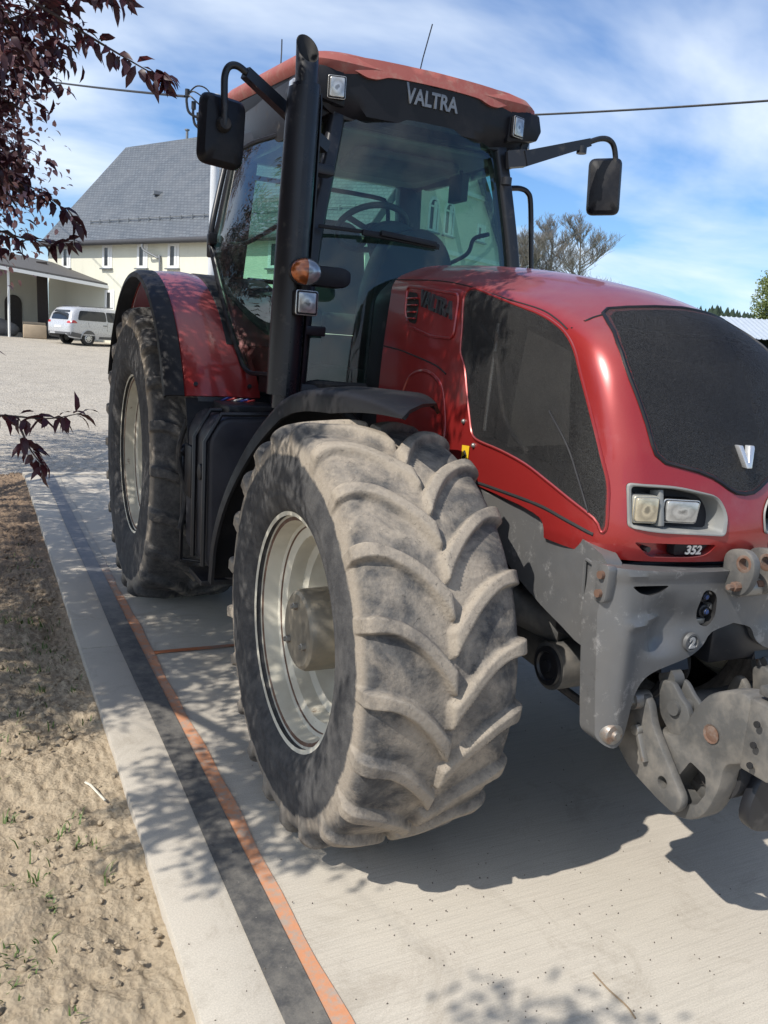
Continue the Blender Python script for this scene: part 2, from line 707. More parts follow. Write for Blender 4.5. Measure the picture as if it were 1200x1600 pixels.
def mat_lens(name, col, tr=.0):
    t = NT(name)
    v = t.coord()
    gx, gy, gz_ = t.sep(t.coord('Generated'))
    dx_, dz_ = t.math('SUBTRACT', gx, .5), t.math('SUBTRACT', gz_, .5)
    rr = t.math('SQRT', t.math('ADD', t.math('MULTIPLY', dx_, dx_), t.math('MULTIPLY', dz_, dz_)))
    rr = t.math('ADD', rr, t.math('MULTIPLY', t.math('SUBTRACT', t.noise(45, 3, .6, v), .5), .28))
    ref = t.ramp(rr, [(.07, .28), (.15, .80), (.30, .45), (.48, .80)])
    c = t.mix(ref, (.03, .03, .03), col)
    t.set(Base_Color=c, Roughness=.22, Metallic=.55, Coat_Weight=1.0, Coat_Roughness=.03)
    t.bump(t.noise(40, 2, .5, v), .3, .004)
    return t.mat


RED = mat_red()
ROOFRED = mat_red_roof()
SCREEN = mat_mesh('dusty_black_mesh', (.012, .012, .014), (.085, .082, .076))
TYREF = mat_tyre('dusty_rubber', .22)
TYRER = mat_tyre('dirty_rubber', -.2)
RIM = mat_rim()
CAST = mat_cast()
GLASS = mat_glass('green_tinted_glass', (.53, .77, .68), 1.0)
GLASSR = mat_glass('side_door_glass', (.50, .73, .64), 1.2)
BLACKPL = simple('black_plastic', (.013, .0135, .017), .42, var=.2, dust=(.055, .052, .05), dscale=4, dlo=.52, dhi=.95, bump=.1, spec=.25)
BLACKMT = simple('black_paint_metal', (.016, .017, .021), .38, .1, var=.2, dust=(.13, .12, .11), dscale=11, dlo=.58, dhi=.85, bump=.08)
SATIN = simple('satin_black_tube', (.014, .015, .02), .3, .2, var=.2)
RUBBERB = simple('black_rubber', (.03, .03, .032), .7, var=.2, dust=(.15, .13, .11), dscale=6, dlo=.5, dhi=.8, bump=.2, spec=.25)
FENDERB = simple('scuffed_black_fender', (.011, .011, .013), .5, var=.2, dust=(.035, .034, .034), dscale=5, dlo=.45, dhi=.85, bump=.15, spec=.3)
GREYBEZ = simple('grey_bezel_plastic', (.20, .205, .20), .5, var=.1, dust=(.33, .31, .27), dscale=9, dlo=.55, dhi=.85)
DARKIN = simple('dark_interior', (.012, .012, .013), .7)
CABIN = simple('cab_lining', (.055, .057, .06), .7, var=.15)
CEIL = simple('cab_headlining', (.17, .17, .17), .9, var=.1)
STEEL = simple('worn_steel', (.30, .29, .27), .42, .7, var=.2, dust=(.25, .14, .08), dscale=16, dlo=.55, dhi=.72, bump=.2)
RUST = simple('rusty_steel', (.14, .08, .055), .8, .2, var=.35, dust=(.24, .215, .19), dscale=14, dlo=.5, dhi=.7, bump=.4)
LINK = simple('dusty_grey_linkage', (.105, .104, .101), .55, .3, var=.2, dust=(.30, .27, .23), dscale=5, dlo=.45, dhi=.8, bump=.25)
LENSW = mat_lens('clear_lamp_lens', (.62, .62, .60))
LENSY = mat_lens('yellowed_lamp_lens', (.75, .66, .48))
LENSO = mat_lens('amber_lens', (.62, .16, .03))
BADGE = simple('silver_badge', (.62, .63, .64), .3, .6, var=.08)
BADGED = simple('grey_lettering', (.22, .225, .23), .4, .6, var=.1)
BADGEK = simple('dark_chrome_lettering', (.085, .088, .095), .3, .6, var=.1)
YELLOW = simple('yellow_sticker', (.75, .48, .02), .5, var=.05)
HUBM = simple('dusty_hub_metal', (.20, .185, .155), .5, .45, var=.2, dust=(.36, .31, .23), dscale=6, dlo=.4, dhi=.75, bump=.2)
TANKM = simple('bluish_black_tank', (.016, .016, .022), .45, var=.2, dust=(.05, .05, .06), dscale=4, dlo=.4, dhi=.9)


# ------------------------------------------------------------------ tractor
TR = empty('tractor')
tag(TR, 'large dusty red farm tractor with black mesh bonnet screens parked on the concrete slab', 'tractor')


def boolean_cut(o, cutters):
    for k, c in enumerate(cutters):
        m = o.modifiers.new('cut%d' % k, 'BOOLEAN')
        m.operation = 'DIFFERENCE'
        m.solver = 'EXACT'
        m.material_mode = 'TRANSFER'
        m.object = c
    dg = bpy.context.evaluated_depsgraph_get()
    me = bpy.data.meshes.new_from_object(o.evaluated_get(dg))
    o.modifiers.clear()
    old = o.data
    o.data = me
    me.name = old.name
    for c in cutters:
        d = c.data
        bpy.data.objects.remove(c)
    bm = bmesh.new()
    bm.from_mesh(me)
    finish_bm(bm, 32)
    bm.to_mesh(me)
    bm.free()


# bonnet shell with real recesses for the lamps, the intake slots and the side louvres
LAMP_O = round_poly([(-.430, 1.534), (-.27, 1.531), (-.118, 1.503), (-.082, 1.445), (-.092, 1.374), (-.352, 1.384), (-.430, 1.395)], [.016, .05, .03, .03, .018, .05, .016], 5)
SLOT_O = round_poly([(-.408, 1.350), (-.118, 1.346), (-.143, 1.309), (-.20, 1.300), (-.348, 1.300)], [.012, .012, .03, .03, .02], 4)
VENT_O = [(.885, 2.190), (.60, 2.165), (.30, 2.135), (.285, 1.95), (.50, 1.955), (.78, 2.0), (.86, 2.06)]


SIDE_P = [(.25, 2.135), (.205, 2.158), (.05, 2.128), (-.12, 2.092), (-.297, 2.055), (-.40, 2.025), (-.490, 1.985), (-.560, 1.93), (-.616, 1.855),
          (-.700, 1.73), (-.775, 1.60), (-.815, 1.52), (-.832, 1.44), (-.838, 1.385), (-.825, 1.368), (-.793, 1.405), (-.671, 1.447), (-.54, 1.487),
          (-.404, 1.522), (-.24, 1.545), (-.09, 1.556), (-.03, 1.566), (.001, 1.588), (.03, 1.64), (.073, 1.721), (.131, 1.829), (.19, 1.89), (.205, 1.93), (.22, 2.0), (.242, 2.07)]
SIDE_P = [(a, b) for a, b in curve_pts(SIDE_P, 3, True)]
GR_L = [(0, 2.106), (-.12, 2.100), (-.22, 2.090), (-.285, 2.080), (-.318, 2.062), (-.340, 2.03), (-.368, 1.964), (-.376, 1.90), (-.374, 1.852), (-.362, 1.78), (-.350, 1.714), (-.343, 1.655), (-.335, 1.625),
        (-.305, 1.601), (-.25, 1.590), (-.191, 1.578), (-.135, 1.560), (-.101, 1.543), (-.07, 1.525), (-.04, 1.512), (0, 1.508)]
GRILLE = GR_L + [(-x, z) for x, z in GR_L[-2:0:-1]]



def mir(poly, sx):
    return poly if sx < 0 else [(-x, z) for x, z in poly][::-1]


hood = HOODMB.build('bonnet', RED, TR, recalc=True, angle=32)
cuts = []
for sx in (-1, 1):
    for poly, y1 in ((LAMP_O, -.78), (SLOT_O, -.885)):
        cuts.append(MB().prism(mir(poly, sx), lambda u, v, d: (u, d, v), -1.2, y1 + .0).build('cutter', BLACKPL if poly is LAMP_O else RED))
    # open bay behind each side screen
    cy_, cz_ = -.3, 1.77
    ins = [(cy_ + (p[0] - cy_) * .98, cz_ + (p[1] - cz_) * .98) for p in SIDE_P]
    cuts.append(MB().prism(ins, lambda u, v, d, s=sx: (s * (1.0 if d > .5 else .392 - .02 * u), u, v), 0, 1).build('cutter', DARKIN))
gin = [(x * .97, 1.82 + (z - 1.82) * .97) for x, z in GRILLE]
cuts.append(MB().prism(gin, lambda u, v, d: (u, -1.4 if d > .5 else -.80 + (v - 1.5) * .62, v), 0, 1).build('cutter', DARKIN))
boolean_cut(hood, cuts)


def outline_tube(name, poly, to3, r, mat, parent, off=.002, seg=6, step=.03):
    pts = []
    for a, b in zip(poly, poly[1:] + poly[:1]):
        k = max(1, int(math.dist(a, b) / step))
        for i in range(k):
            pts.append(to3(a[0] + (b[0] - a[0]) * i / k, a[1] + (b[1] - a[1]) * i / k, off))
    return MB().tube(pts, r, seg, closed=True).build(name, mat, parent)


for sx in (-1, 1):
    to = lambda u, v, d=.003, s=sx: on_side(u, v, d, s)
    sc = patch(SIDE_P, lambda u, v: to(u, v), .03).build('side_screen', SCREEN, hood, angle=60)
    tr_ = outline_tube('screen_edge', SIDE_P, to, .0055, RED, hood, .002)
    # folded lip of the screen that shows as a lighter line
    ln = curve_pts([(-.50, 1.72), (-.62, 1.62), (-.70, 1.52), (-.77, 1.42)], 6)
    MB().tube([to(a, b, .004) for a, b in ln], .004, 5).build('screen_fold', BLACKPL, hood)
    # louvre field: sunk red panel, ribs and lettering behind it
    if True:
        vp = round_poly(VENT_O, .035, 4)
        patch(vp, lambda u, v: to(u, v, .0025), .03).build('louvre_panel', RED, hood, angle=60)
        outline_tube('louvre_edge', vp, to, .007, RED, hood, .003)
        slot = round_poly([(.855, 2.165), (.74, 2.155), (.70, 2.10), (.70, 2.01), (.79, 2.02), (.845, 2.065)], .02, 3)
        patch(slot, lambda u, v: to(u, v, .0045), .02).build('louvre_opening', DARKIN, hood, angle=60)
        for i, z in enumerate((2.132, 2.100, 2.068, 2.038)):
            MB().bar(to(.845 - .012 * i, z, .006), to(.715, z - .002, .009), .02, .008).build('louvre', RED, hood, bevel=.002)
    # joint lines
    sea = [(1.09, 2.235), (.595, 2.208), (.273, 2.172), (-.061, 2.112), (-.298, 2.070), (-.413, 2.034), (-.487, 2.000), (-.56, 1.965)]
    MB().tube([to(a, b, .0005) for a, b in curve_pts(sea[:-1], 5)], .0030, 6).build('panel_gap', DARKIN, hood)
    sea2 = [(1.09, 1.90), (.86, 1.885), (.652, 1.862), (.42, 1.832), (.30, 1.80), (.22, 1.74), (.16, 1.66)]
    MB().tube([to(a, b, .0005) for a, b in curve_pts(sea2[:5], 5)], .0038, 6).build('panel_gap', DARKIN, hood)
    # bulged wheel-arch swage in the lower panel and the small slot
    sw = curve_pts([(.80, 1.62), (.70, 1.76), (.52, 1.80), (.34, 1.75), (.26, 1.62), (.24, 1.50)], 6)
    MB().tube([to(a, b, -.006) for a, b in sw], .012, 8).build('panel_swage', RED, hood)
    patch(round_poly([(.60, 1.690), (.40, 1.672), (.40, 1.652), (.60, 1.668)], .008, 3), lambda u, v: to(u, v, .003), .03).build('panel_slot', DARKIN, hood)
    # thin dark gap under the bonnet rim
    MB().tube([to(a, b, -.004) for a, b in curve_pts([(.02, 1.392), (-.2, 1.395), (-.505, 1.392), (-.68, 1.372), (-.80, 1.352)], 5)], .008, 6).build('rim_gap', DARKIN, hood)

# what shows dimly behind the side screen: fan shroud, filter can, hoses
for sx in (-1, 1):
    ins = lambda u, v, s=sx: on_side(u, v, -.024, s)
    patch([(-.60, 1.62), (-.24, 1.56), (-.24, 2.0), (-.52, 1.93)], ins, .05).build('radiator_core', simple('radiator_fins', (.075, .073, .068), .6, .3, var=.3, vscale=60), hood, angle=80)
    MB().tube([ins(-.06, 1.60), ins(-.05, 1.8), ins(-.03, 2.02)], .010, 10).build('coolant_pipe', STEEL, hood)
    MB().tube([ins(a, b) for a, b in curve_pts([(.12, 2.02), (-.05, 1.90), (-.20, 1.66), (-.38, 1.56)], 5)], .009, 8).build('bay_hose', RUBBERB, hood)

# warning sticker beside the screen
st = patch([(.062, 1.525), (.000, 1.529), (.000, 1.452), (.055, 1.444)], lambda u, v: on_side(u, v, .004), .02).build('warning_sticker', YELLOW, hood)
MB().tube([on_side(.042, 1.475, .006), on_side(.018, 1.49, .006), on_side(.034, 1.503, .006)], .006, 6).build('warning_pictogram', DARKIN, st)
for y, z in ((-.03, 1.535), (.075, 1.62)):
    MB().sphere(on_side(y, z, .002), .011, 0, 10, 6).build('bonnet_screw', STEEL, hood)

# front screen, chrome V and the cut line over the nose
gp = patch(GRILLE, lambda u, v: on_front(u, v, .003), .032).build('front_screen', SCREEN, hood, angle=60)
outline_tube('front_screen_edge', GRILLE, lambda u, v, d: on_front(u, v, d), .007, BLACKPL, hood, .0015)
for sx in (-1, 1):
    MB().tube([on_front(sx * x, z, .0005) for x, z in curve_pts([(-.322, 2.058), (-.36, 2.045), (-.395, 2.03)], 5)] + [on_side(y, z, .0005, -sx if sx > 0 else -1) if sx < 0 else on_side(y, z, .0005, 1) for y, z in [(-.50, 2.004)]], .004, 6).build('nose_gap', DARKIN, hood)
vs = [(-.030, 1.664), (-.012, 1.664), (.005, 1.612), (.020, 1.664), (.042, 1.664), (.042, 1.655), (.018, 1.592), (-.006, 1.592)]
MB().prism(vs, lambda u, v, d: tuple(np.add(on_front(u, v, 0), (0, d, 0))), -.022, .0).build('chrome_letter_badge', BADGE, hood, bevel=.002)


def surf_text(name, s, size, depth, place, mat, parent, **kw):
    v, f = text_mb(s, size, depth, **kw)
    mb = MB()
    mb.add([place(p.x, p.y, p.z) for p in v], f)
    return mb.build(name, mat, parent, angle=30, weld=0)


# lettering on both flanks (x of the text runs forward on the right flank)
def flank_text(sx):
    def pl(a, b, c):
        y = .505 - a if sx < 0 else .505 + a
        z = 2.066 + b + .055 * (y - .505) / .3 * 1.0
        return on_side(y, z, .008 + c, sx)
    return pl


for sx in (-1, 1):
    surf_text('bonnet_lettering', 'VALTRA', .098, .012, flank_text(sx), BADGEK, hood, bold=.003, shear=.0)

# lamps
lens_back = {}
for sx in (-1, 1):
    hl = MB()
    out = mir(LAMP_O, sx)
    cx = sum(p[0] for p in out) / len(out)
    cz = sum(p[1] for p in out) / len(out)
    rows = []
    for k, d, push in ((1.0, .002, 0), (.985, .008, 0), (.93, .008, 0), (.88, .002, .0), (.80, -.060, 0)):
        row = []
        for (x, z) in out:
            X, Z = cx + (x - cx) * (k if k > .97 else k + .055), cz + (z - cz) * k
            p = on_front(X, Z, 0)
            row.append((p[0], p[1] - d if d > 0 else p[1] - d, p[2]))
        rows.append(row)
    hl.grid(rows, 0, wrap=True)
    hl.f.append(tuple(len(hl.v) - len(out) + i for i in range(len(out))))
    hl.m.append(1)
    H = hl.build('headlight', [GREYBEZ, BLACKPL], TR, recalc=False, angle=35)
    H.data.flip_normals() if False else None
    # divider between the two lamps
    dv = MB()
    p0, p1 = on_front(sx * .318, 1.512, 0), on_front(sx * .316, 1.398, 0)
    dv.bar((p0[0], p0[1] + .03, p0[2]), (p1[0], p1[1] + .03, p1[2]), .018, .045, up=(0, 1, 0))
    dv.build('lamp_divider', GREYBEZ, H, bevel=.004)
    for nm, poly, lm, fr, dd in (('main_lamp', [(-.414, 1.496), (-.330, 1.498), (-.330, 1.408), (-.414, 1.408)], LENSY, GREYBEZ, .008),
                                 ('dip_lamp', [(-.304, 1.488), (-.178, 1.486), (-.186, 1.408), (-.304, 1.410)], LENSW, BLACKPL, .020)):
        lm_ = MB()
        q = mir(round_poly(poly, .012, 3), sx)
        qc = (sum(p[0] for p in q) / len(q), sum(p[1] for p in q) / len(q))
        yb = on_front(sx * abs(qc[0]), qc[1], 0)[1]
        tilt = lambda x: .28 * (abs(x) - abs(qc[0]))
        lm_.prism(q, lambda u, v, d: (u, yb + d + tilt(u), v), dd, .085, 1)
        q2 = [(qc[0] + (x - qc[0]) * .86, qc[1] + (z - qc[1]) * .86) for x, z in q]
        lm_.prism(q2, lambda u, v, d: (u, yb + d + tilt(u), v), dd - .008, dd + .01, 0)
        LMP = lm_.build(nm, [lm, fr], H, bevel=.003)
    # intake slot back and number plate
    sp = mir(SLOT_O, sx)
    if sx < 0:
        pl = MB().prism(round_poly([(-.262, 1.344), (-.135, 1.342), (-.165, 1.308), (-.250, 1.304)], .008, 3), lambda u, v, d: (u, on_front(u, v, 0)[1] + d, v), .016, .05).build('number_plaque', BLACKPL, hood, bevel=.003)
        surf_text('number_digits', '352', .040, .004, lambda a, b, c: (-.192 + a, on_front(-.192 + a, 1.325, 0)[1] + .013 - c, 1.312 + b), BADGE, pl, shear=.2, bold=.0012)
        MB().cyl((-.355, -.915, 1.326), (-.355, -.87, 1.326), .009, seg=14).build('slot_screw', BLACKMT, hood)

# dark engine bay mass so that nothing shows through under the bonnet
mb = MB()
mb.box((0, .25, 1.22), (.62, 1.55, .30))
mb.box((0, .9, 1.0), (.5, .9, .5))
mb.box((0, 2.2, .95), (.62, 2.2, .62))
mb.box((0, .1, .95), (.4, .9, .35))
mb.build('engine_block', DARKIN, TR, bevel=.03)


# ------------------------------------------------------------------ wheels
def smooth(a, b, x):
    t = np.clip((x - a) / (b - a), 0, 1)
    return t * t * (3 - 2 * t)


def tyre_data(Rt, w, rim, nl, lug, nA, nU, lugw, sweep):
    hw = w / 2
    # carcass outline from bead to bead, outward side negative x
    half = [(-.40 * w, rim), (-.455 * w, rim + .02), (-.49 * w, rim + .06), (-.505 * w, rim + .12), (-.508 * w, rim + .17)]
    top = Rt - lug
    half += [(-.500 * w, top - .11), (-.488 * w, top - .070), (-.468 * w, top - .038), (-.43 * w, top - .018), (-.34 * w, top - .008), (-.2 * w, top - .002), (-.08 * w, top)]
    prof = half + [(0, top)] + [(-x, r) for x, r in half[::-1]]
    pp = np.array(curve_pts([(x, r) for x, r in prof], 10))
    seg = np.r_[0, np.cumsum(np.hypot(*np.diff(pp, axis=0).T))]
    # denser where the tread is
    s = np.linspace(0, seg[-1], nU)
    px = np.interp(s, seg, pp[:, 0])
    pr = np.interp(s, seg, pp[:, 1])
    nx = -np.gradient(pr)
    nr = np.gradient(px)
    L = np.hypot(nx, nr)
    nx, nr = nx / L, nr / L
    A = np.linspace(0, 2 * np.pi, nA, endpoint=False)
    AA, XX = np.meshgrid(A, px, indexing='ij')
    RR = np.broadcast_to(pr, AA.shape)
    pitch = 2 * np.pi / nl
    H = np.zeros_like(AA)
    # a: 0 at the middle, 1 at the shoulder, more down the sidewall
    down = np.maximum(0, (top - .038) - RR)
    for side, offs in ((-1, 0.0), (1, .5)):
        a = np.clip(side * XX / (.468 * w), -1, 1)
        phi = sweep * (1 - np.clip(1 - np.clip(a, 0, 1), 0, 1) ** 2.0)
        ang = AA + phi - offs * pitch
        d = (ang + pitch / 2) % pitch - pitch / 2
        slope = sweep * 2.0 * np.clip(1 - np.clip(a, 0, .96), 0, 1) / (.468 * w) * Rt
        perp = d * Rt / np.sqrt(1 + slope ** 2 * .8)
        wd = lugw * (1 - .10 * np.clip(a, 0, 1)) + .012 * smooth(.70, 1.0, a) + .004 * (1 - smooth(0, .16, a))
        edge = 1 - smooth(wd / 2 - .003, wd / 2 + .009, np.abs(perp))
        inner = smooth(-.055, .0, a)
        fade = (1 - .45 * smooth(.0, .02, down)) * (1 - smooth(.015, .075, down))
        H = np.maximum(H, edge * inner * fade * (side * XX > -.05 * w))
    wear = .9 + .1 * np.sin(AA * 7) * np.sin(XX * 30)
    h = H * lug * wear
    for rg, aw in ((rim + .075, .006), (rim + .115, .005), (rim + .125, .004)):
        h = h + .0045 * np.exp(-((RR - rg) / aw) ** 2) * (np.abs(XX) > .4 * w)
    X = XX + nx * h * .75
    Rr = RR + nr * h
    co = np.stack([X, -Rr * np.sin(AA), Rr * np.cos(AA)], -1).reshape(-1, 3)
    i = np.arange(nA)[:, None]
    j = np.arange(nU - 1)[None]
    i2 = (i + 1) % nA
    f = np.stack([i * nU + j, i * nU + j + 1, i2 * nU + j + 1, i2 * nU + j], -1).reshape(-1, 4)
    tread = smooth(top - .075, top - .03, RR)
    band = .95 * smooth(top - .13, top - .075, RR) * (1 - .5 * smooth(top - .05, top - .03, RR)) + .12 * smooth(rim, rim + .1, RR)
    return co, f, {'lug': H, 'tread': tread, 'band': band}


def rim_mb(rim, w, dish, hubr, seg=64):
    hw = w * .40
    prof = [(-hw - .012, rim - .006), (-hw - .016, rim + .012), (-hw - .006, rim + .020), (-hw + .006, rim + .012), (-hw + .010, rim - .012),
            (-hw + .014, rim - .026), (-hw + .075, rim - .034), (-hw + .082, rim - .046), (-hw + .088, rim - .050), (-hw + .10, rim - .085), (-hw + .16, rim - .092), (-hw + .175, rim - .12),
            (dish - .05, rim - .128), (dish - .01, rim - .15), (dish, rim - .19), (dish + .012, hubr + .09), (dish, hubr + .06), (dish, .02), (dish + .03, .0)]
    mats = [0] * (len(prof) - 1)
    mats[4] = mats[7] = 1
    return MB().lathe(prof, seg=seg, mats=mats)


FT = tyre_data(.81, .58, .445, 21, .037, 1176, 150, .045, .255)
RT = tyre_data(1.03, .68, .545, 22, .050, 880, 110, .060, .25)
tyre_mesh = {}
for kind in ('front', 'rear'):
    D = FT if kind == 'front' else RT
    for sx in (-1, 1):
        x = sx * (.948 if kind == 'front' else .986)
        y = 0 if kind == 'front' else 3.108
        z = .81 if kind == 'front' else 1.03
        rr, ww, dish, hr = ((.448, .60, .03, .158) if kind == 'front' else (.548, .70, -.02, .22))
        rm = rim_mb(rr, ww, dish, hr)
        W = rm.build(kind + '_wheel', [RIM, RUST], TR, angle=30, recalc=False)
        W.location = (x, y, z)
        W.rotation_euler = (R(15.3 if kind == 'front' else 4), 0, 0 if sx < 0 else math.pi)
        if kind not in tyre_mesh:
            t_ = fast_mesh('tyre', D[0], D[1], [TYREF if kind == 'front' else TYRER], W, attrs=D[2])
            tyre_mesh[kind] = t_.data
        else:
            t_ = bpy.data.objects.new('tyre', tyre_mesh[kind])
            COL.objects.link(t_)
            t_.parent = W
        # planetary hub
        hb = MB()
        if kind == 'front':
            hb.lathe([(.05, .17), (-.05, .168), (-.055, .160), (-.205, .158), (-.222, .150), (-.230, .138), (-.230, .0)], seg=56)
            hb.lathe([(.05, .235), (.012, .235), (.004, .225), (.004, .165)], seg=48)
        else:
            hb.lathe([(.05, .22), (-.10, .215), (-.13, .19), (-.14, .0)], seg=48)
        HBm = hb.build('wheel_hub', HUBM, W, angle=30, recalc=False)
        spots = [(2 * math.pi * k / 12 + .2, hr + .045, dish) for k in range(12)]
        if kind == 'front':
            spots += [(2 * math.pi * k / 3 + 1.15, .095, -.225) for k in range(3)]
        for a, r0, x0 in spots:
            if 'nut' not in tyre_mesh:
                no = MB().lathe([(0, .015), (-.020, .015), (-.022, .010), (-.030, .009), (-.030, 0)], seg=6).build('wheel_nut', STEEL, W, angle=30)
                tyre_mesh['nut'] = no.data
            else:
                no = bpy.data.objects.new('wheel_nut', tyre_mesh['nut'])
                COL.objects.link(no)
                no.parent = W
            no.location = (x0, r0 * math.cos(a), r0 * math.sin(a))
        va = MB().cyl((-.10 if kind == 'front' else -.12, 0, rr - .105), (-.13, 0, rr - .13), .014, seg=10)
        va.build('tyre_valve', BLACKMT, W)


# ------------------------------------------------------------------ fenders
def arc_band(cy, cz, rfun, a0, a1, xs, n=40, th=.02):
    """curved sheet about a wheel axle; angle from the top toward the front; xs: list of (x, dr)"""
    rows = []
    for i in range(n + 1):
        a = R(a0 + (a1 - a0) * i / n)
        rr = rfun(math.degrees(a))
        rows.append([(x, cy - (rr + dr) * math.sin(a), cz + (rr + dr) * math.cos(a)) for x, dr in xs])
    return rows


def sheet(name, rows, th, mat, parent, bevel=0, angle=40):
    """gives a curved sheet thickness towards its inside"""
    mb = MB()
    n, m = len(rows), len(rows[0])
    P = [[Vector(p) for p in r] for r in rows]
    Q = []
    for i in range(n):
        q = []
        for j in range(m):
            du = P[min(i + 1, n - 1)][j] - P[max(i - 1, 0)][j]
            dv = P[i][min(j + 1, m - 1)] - P[i][max(j - 1, 0)]
            nn = du.cross(dv).normalized()
            q.append(P[i][j] + nn * th)
        Q.append(q)
    mb.grid(P)
    mb.grid([r[::-1] for r in Q])
    for A, B in ((P[0], Q[0]), (P[-1], Q[-1]), ([r[0] for r in P], [r[0] for r in Q]), ([r[-1] for r in P], [r[-1] for r in Q])):
        mb.grid([A, B])
    return mb.build(name, mat, parent, bevel=bevel, angle=angle, weld=1e-4)


for sx in (-1, 1):
    # front mudguard: flat topped with a kinked rear corner, hanging down behind the wheel
    spine = curve_pts([(-.42, 1.690, 1.0), (-.22, 1.710, 1.0), (0, 1.718, 1.0), (.25, 1.712, 1.0), (.52, 1.690, 1.0), (.70, 1.650, 1.01), (.80, 1.585, 1.04), (.95, 1.42, 1.10), (1.08, 1.17, 1.17), (1.15, .92, 1.21), (1.17, .68, 1.22)], 5)
    rows = []
    for i, (y, z, xo) in enumerate(spine):
        y0, z0, _ = spine[max(i - 1, 0)]
        y1, z1, _ = spine[min(i + 1, len(spine) - 1)]
        L = math.hypot(y1 - y0, z1 - z0)
        ny, nz = -(z1 - z0) / L, (y1 - y0) / L
        rows.append([(sx * x, y + ny * d + 1.1 * max(0, xo - x) * max(0, 1 - i / 12), z + nz * d) for x, d in ((xo + .012, -.02 - .07 * min(1, i / 14)), (xo + .012, -.016 - .014 * min(1, i / 14)), (xo, -.004), (xo - .03, .008), (.85, .020), (.70, .012), (.64, -.03))])
    F = sheet('front_mudguard', rows, .014, FENDERB, TR, angle=50)
    MB().bar((sx * .85, .45, 1.62), (sx * .50, .42, 1.30), .05, .04).build('mudguard_stay', BLACKMT, F, bevel=.005)
    # rear mudguard: red centre panel, black rubber outer lip
    rf2 = lambda d: 1.255
    xs2 = [(sx * 1.185, -.012), (sx * 1.17, 0), (sx * 1.0, .012), (sx * .88, .008), (sx * .785, 0)]
    red_rows = arc_band(3.108, 1.03, rf2, 66, -58, xs2, 56)
    for i, row in enumerate(red_rows):
        xin = .735 + .165 * ramp01(0, 22, i)
        for j, k in ((4, xin), (3, (xin + 1.0) / 2)):
            row[j] = (sx * k, row[j][1], row[j][2])
    RF = sheet('rear_mudguard', red_rows, .012, RED, TR)
    xs3 = [(sx * 1.30, -.05), (sx * 1.295, -.02), (sx * 1.27, -.004), (sx * 1.186, .002)]
    sheet('mudguard_lip', arc_band(3.108, 1.03, rf2, 66, -66, xs3, 56), .014, FENDERB, RF)
    xs5 = [(sx * .93, -.016), (sx * .90, .010), (sx * .45, .012)]
    sheet('added_dark_liner', arc_band(3.108, 1.03, rf2, 50, -20, xs5, 40), .012, DARKIN, RF)  # black sheet added so the cab stays dark behind the door glass
    xs4 = [(sx * 1.175, -.02), (sx * .74, -.02)]
    sheet('mudguard_lower_flap', arc_band(3.108, 1.03, rf2, 80, 66.2, xs4, 8), .014, FENDERB, RF)
    for xx in (1.12, .80):
        a = R(63)
        bb = MB()
        bb.cyl((sx * xx, 3.108 - 1.262 * math.sin(a), 1.03 + 1.262 * math.cos(a)), (sx * xx, 3.108 - 1.279 * math.sin(a), 1.03 + 1.279 * math.cos(a)), .012, seg=12)
        bb.build('mudguard_bolt', BLACKMT, RF)

# ------------------------------------------------------------------ cab
ZB = 1.66


def apil(t, sx):
    """front pillar, t 0..1 bottom..top"""
    p = curve_pts([(.700, 1.46, ZB - .05), (.672, 1.475, 2.1), (.630, 1.50, 2.46), (.555, 1.54, 2.86), (.500, 1.58, 3.14)], 10)
    i = t * (len(p) - 1)
    k = min(int(i), len(p) - 2)
    a, b = Vector(p[k]), Vector(p[k + 1])
    q = a + (b - a) * (i - k)
    return Vector((q.x * sx, q.y, q.z))


def cpil(t, sx):
    p = curve_pts([(.74, 2.72, 2.15), (.775, 2.98, 2.48), (.735, 2.90, 2.78), (.655, 2.80, 3.14)], 8)
    i = t * (len(p) - 1)
    k = min(int(i), len(p) - 2)
    a, b = Vector(p[k]), Vector(p[k + 1])
    q = a + (b - a) * (i - k)
    return Vector((q.x * sx, q.y, q.z))


mb = MB()
for sx in (-1, 1):
    pts = [apil(k / 12, sx) for k in range(13)]
    mb.rail(pts, .085, .12, up=(0, 1, 0))
    # rear post down behind the fender
    yl = lambda y, sx=sx: y if sx < 0 else 1.5 + (y - 1.5) * 1.38
    xl = lambda x, sx=sx: -x if sx < 0 else .69 + (x - .69) * .45
    mb.rail([(xl(abs(p[0])), yl(p[1]), p[2]) for p in curve_pts([(sx * .79, 2.04, 1.68), (sx * .855, 2.22, 1.98), (sx * .905, 2.46, 2.36), (sx * .915, 2.54, 2.47), (sx * .895, 2.56, 2.62), (sx * .80, 2.66, 2.98), (sx * .76, 2.70, 3.08)], 5)], .03, .05, up=(0, 1, 0))
    if sx < 0:
        mb.bar((-.90, 2.58, 2.42), (-.72, 2.95, 2.45), .06, .10)
        mb.bar((-.78, 2.72, 3.04), (-.64, 2.90, 3.06), .06, .10)
    mb.bar((sx * .70, 2.96, 2.0), (sx * .62, 2.88, 3.10), .18, .08, up=(0, 1, 0))
    mb.bar((sx * .70, 1.46, ZB - .02), (sx * .70, 2.0, ZB - .03), .08, .10)
    # header rails
    mb.bar((sx * .51, 1.55, 3.09), (sx * .70, 2.80, 3.09), .10, .10)
    mb.prism([(1.50, 3.24), (2.95, 3.34), (2.86, 3.10), (2.66, 3.00), (2.2, 2.985), (1.60, 3.0), (1.52, 3.04)], lambda u, v, d: (sx * (d - .34 * max(0, 3.2 - v) * .5), u, v), .665, .715)
mb.bar((-.55, 1.56, 3.10), (.55, 1.56, 3.10), .10, .10)
mb.bar((-.66, 2.85, 3.08), (.66, 2.85, 3.08), .10, .10)
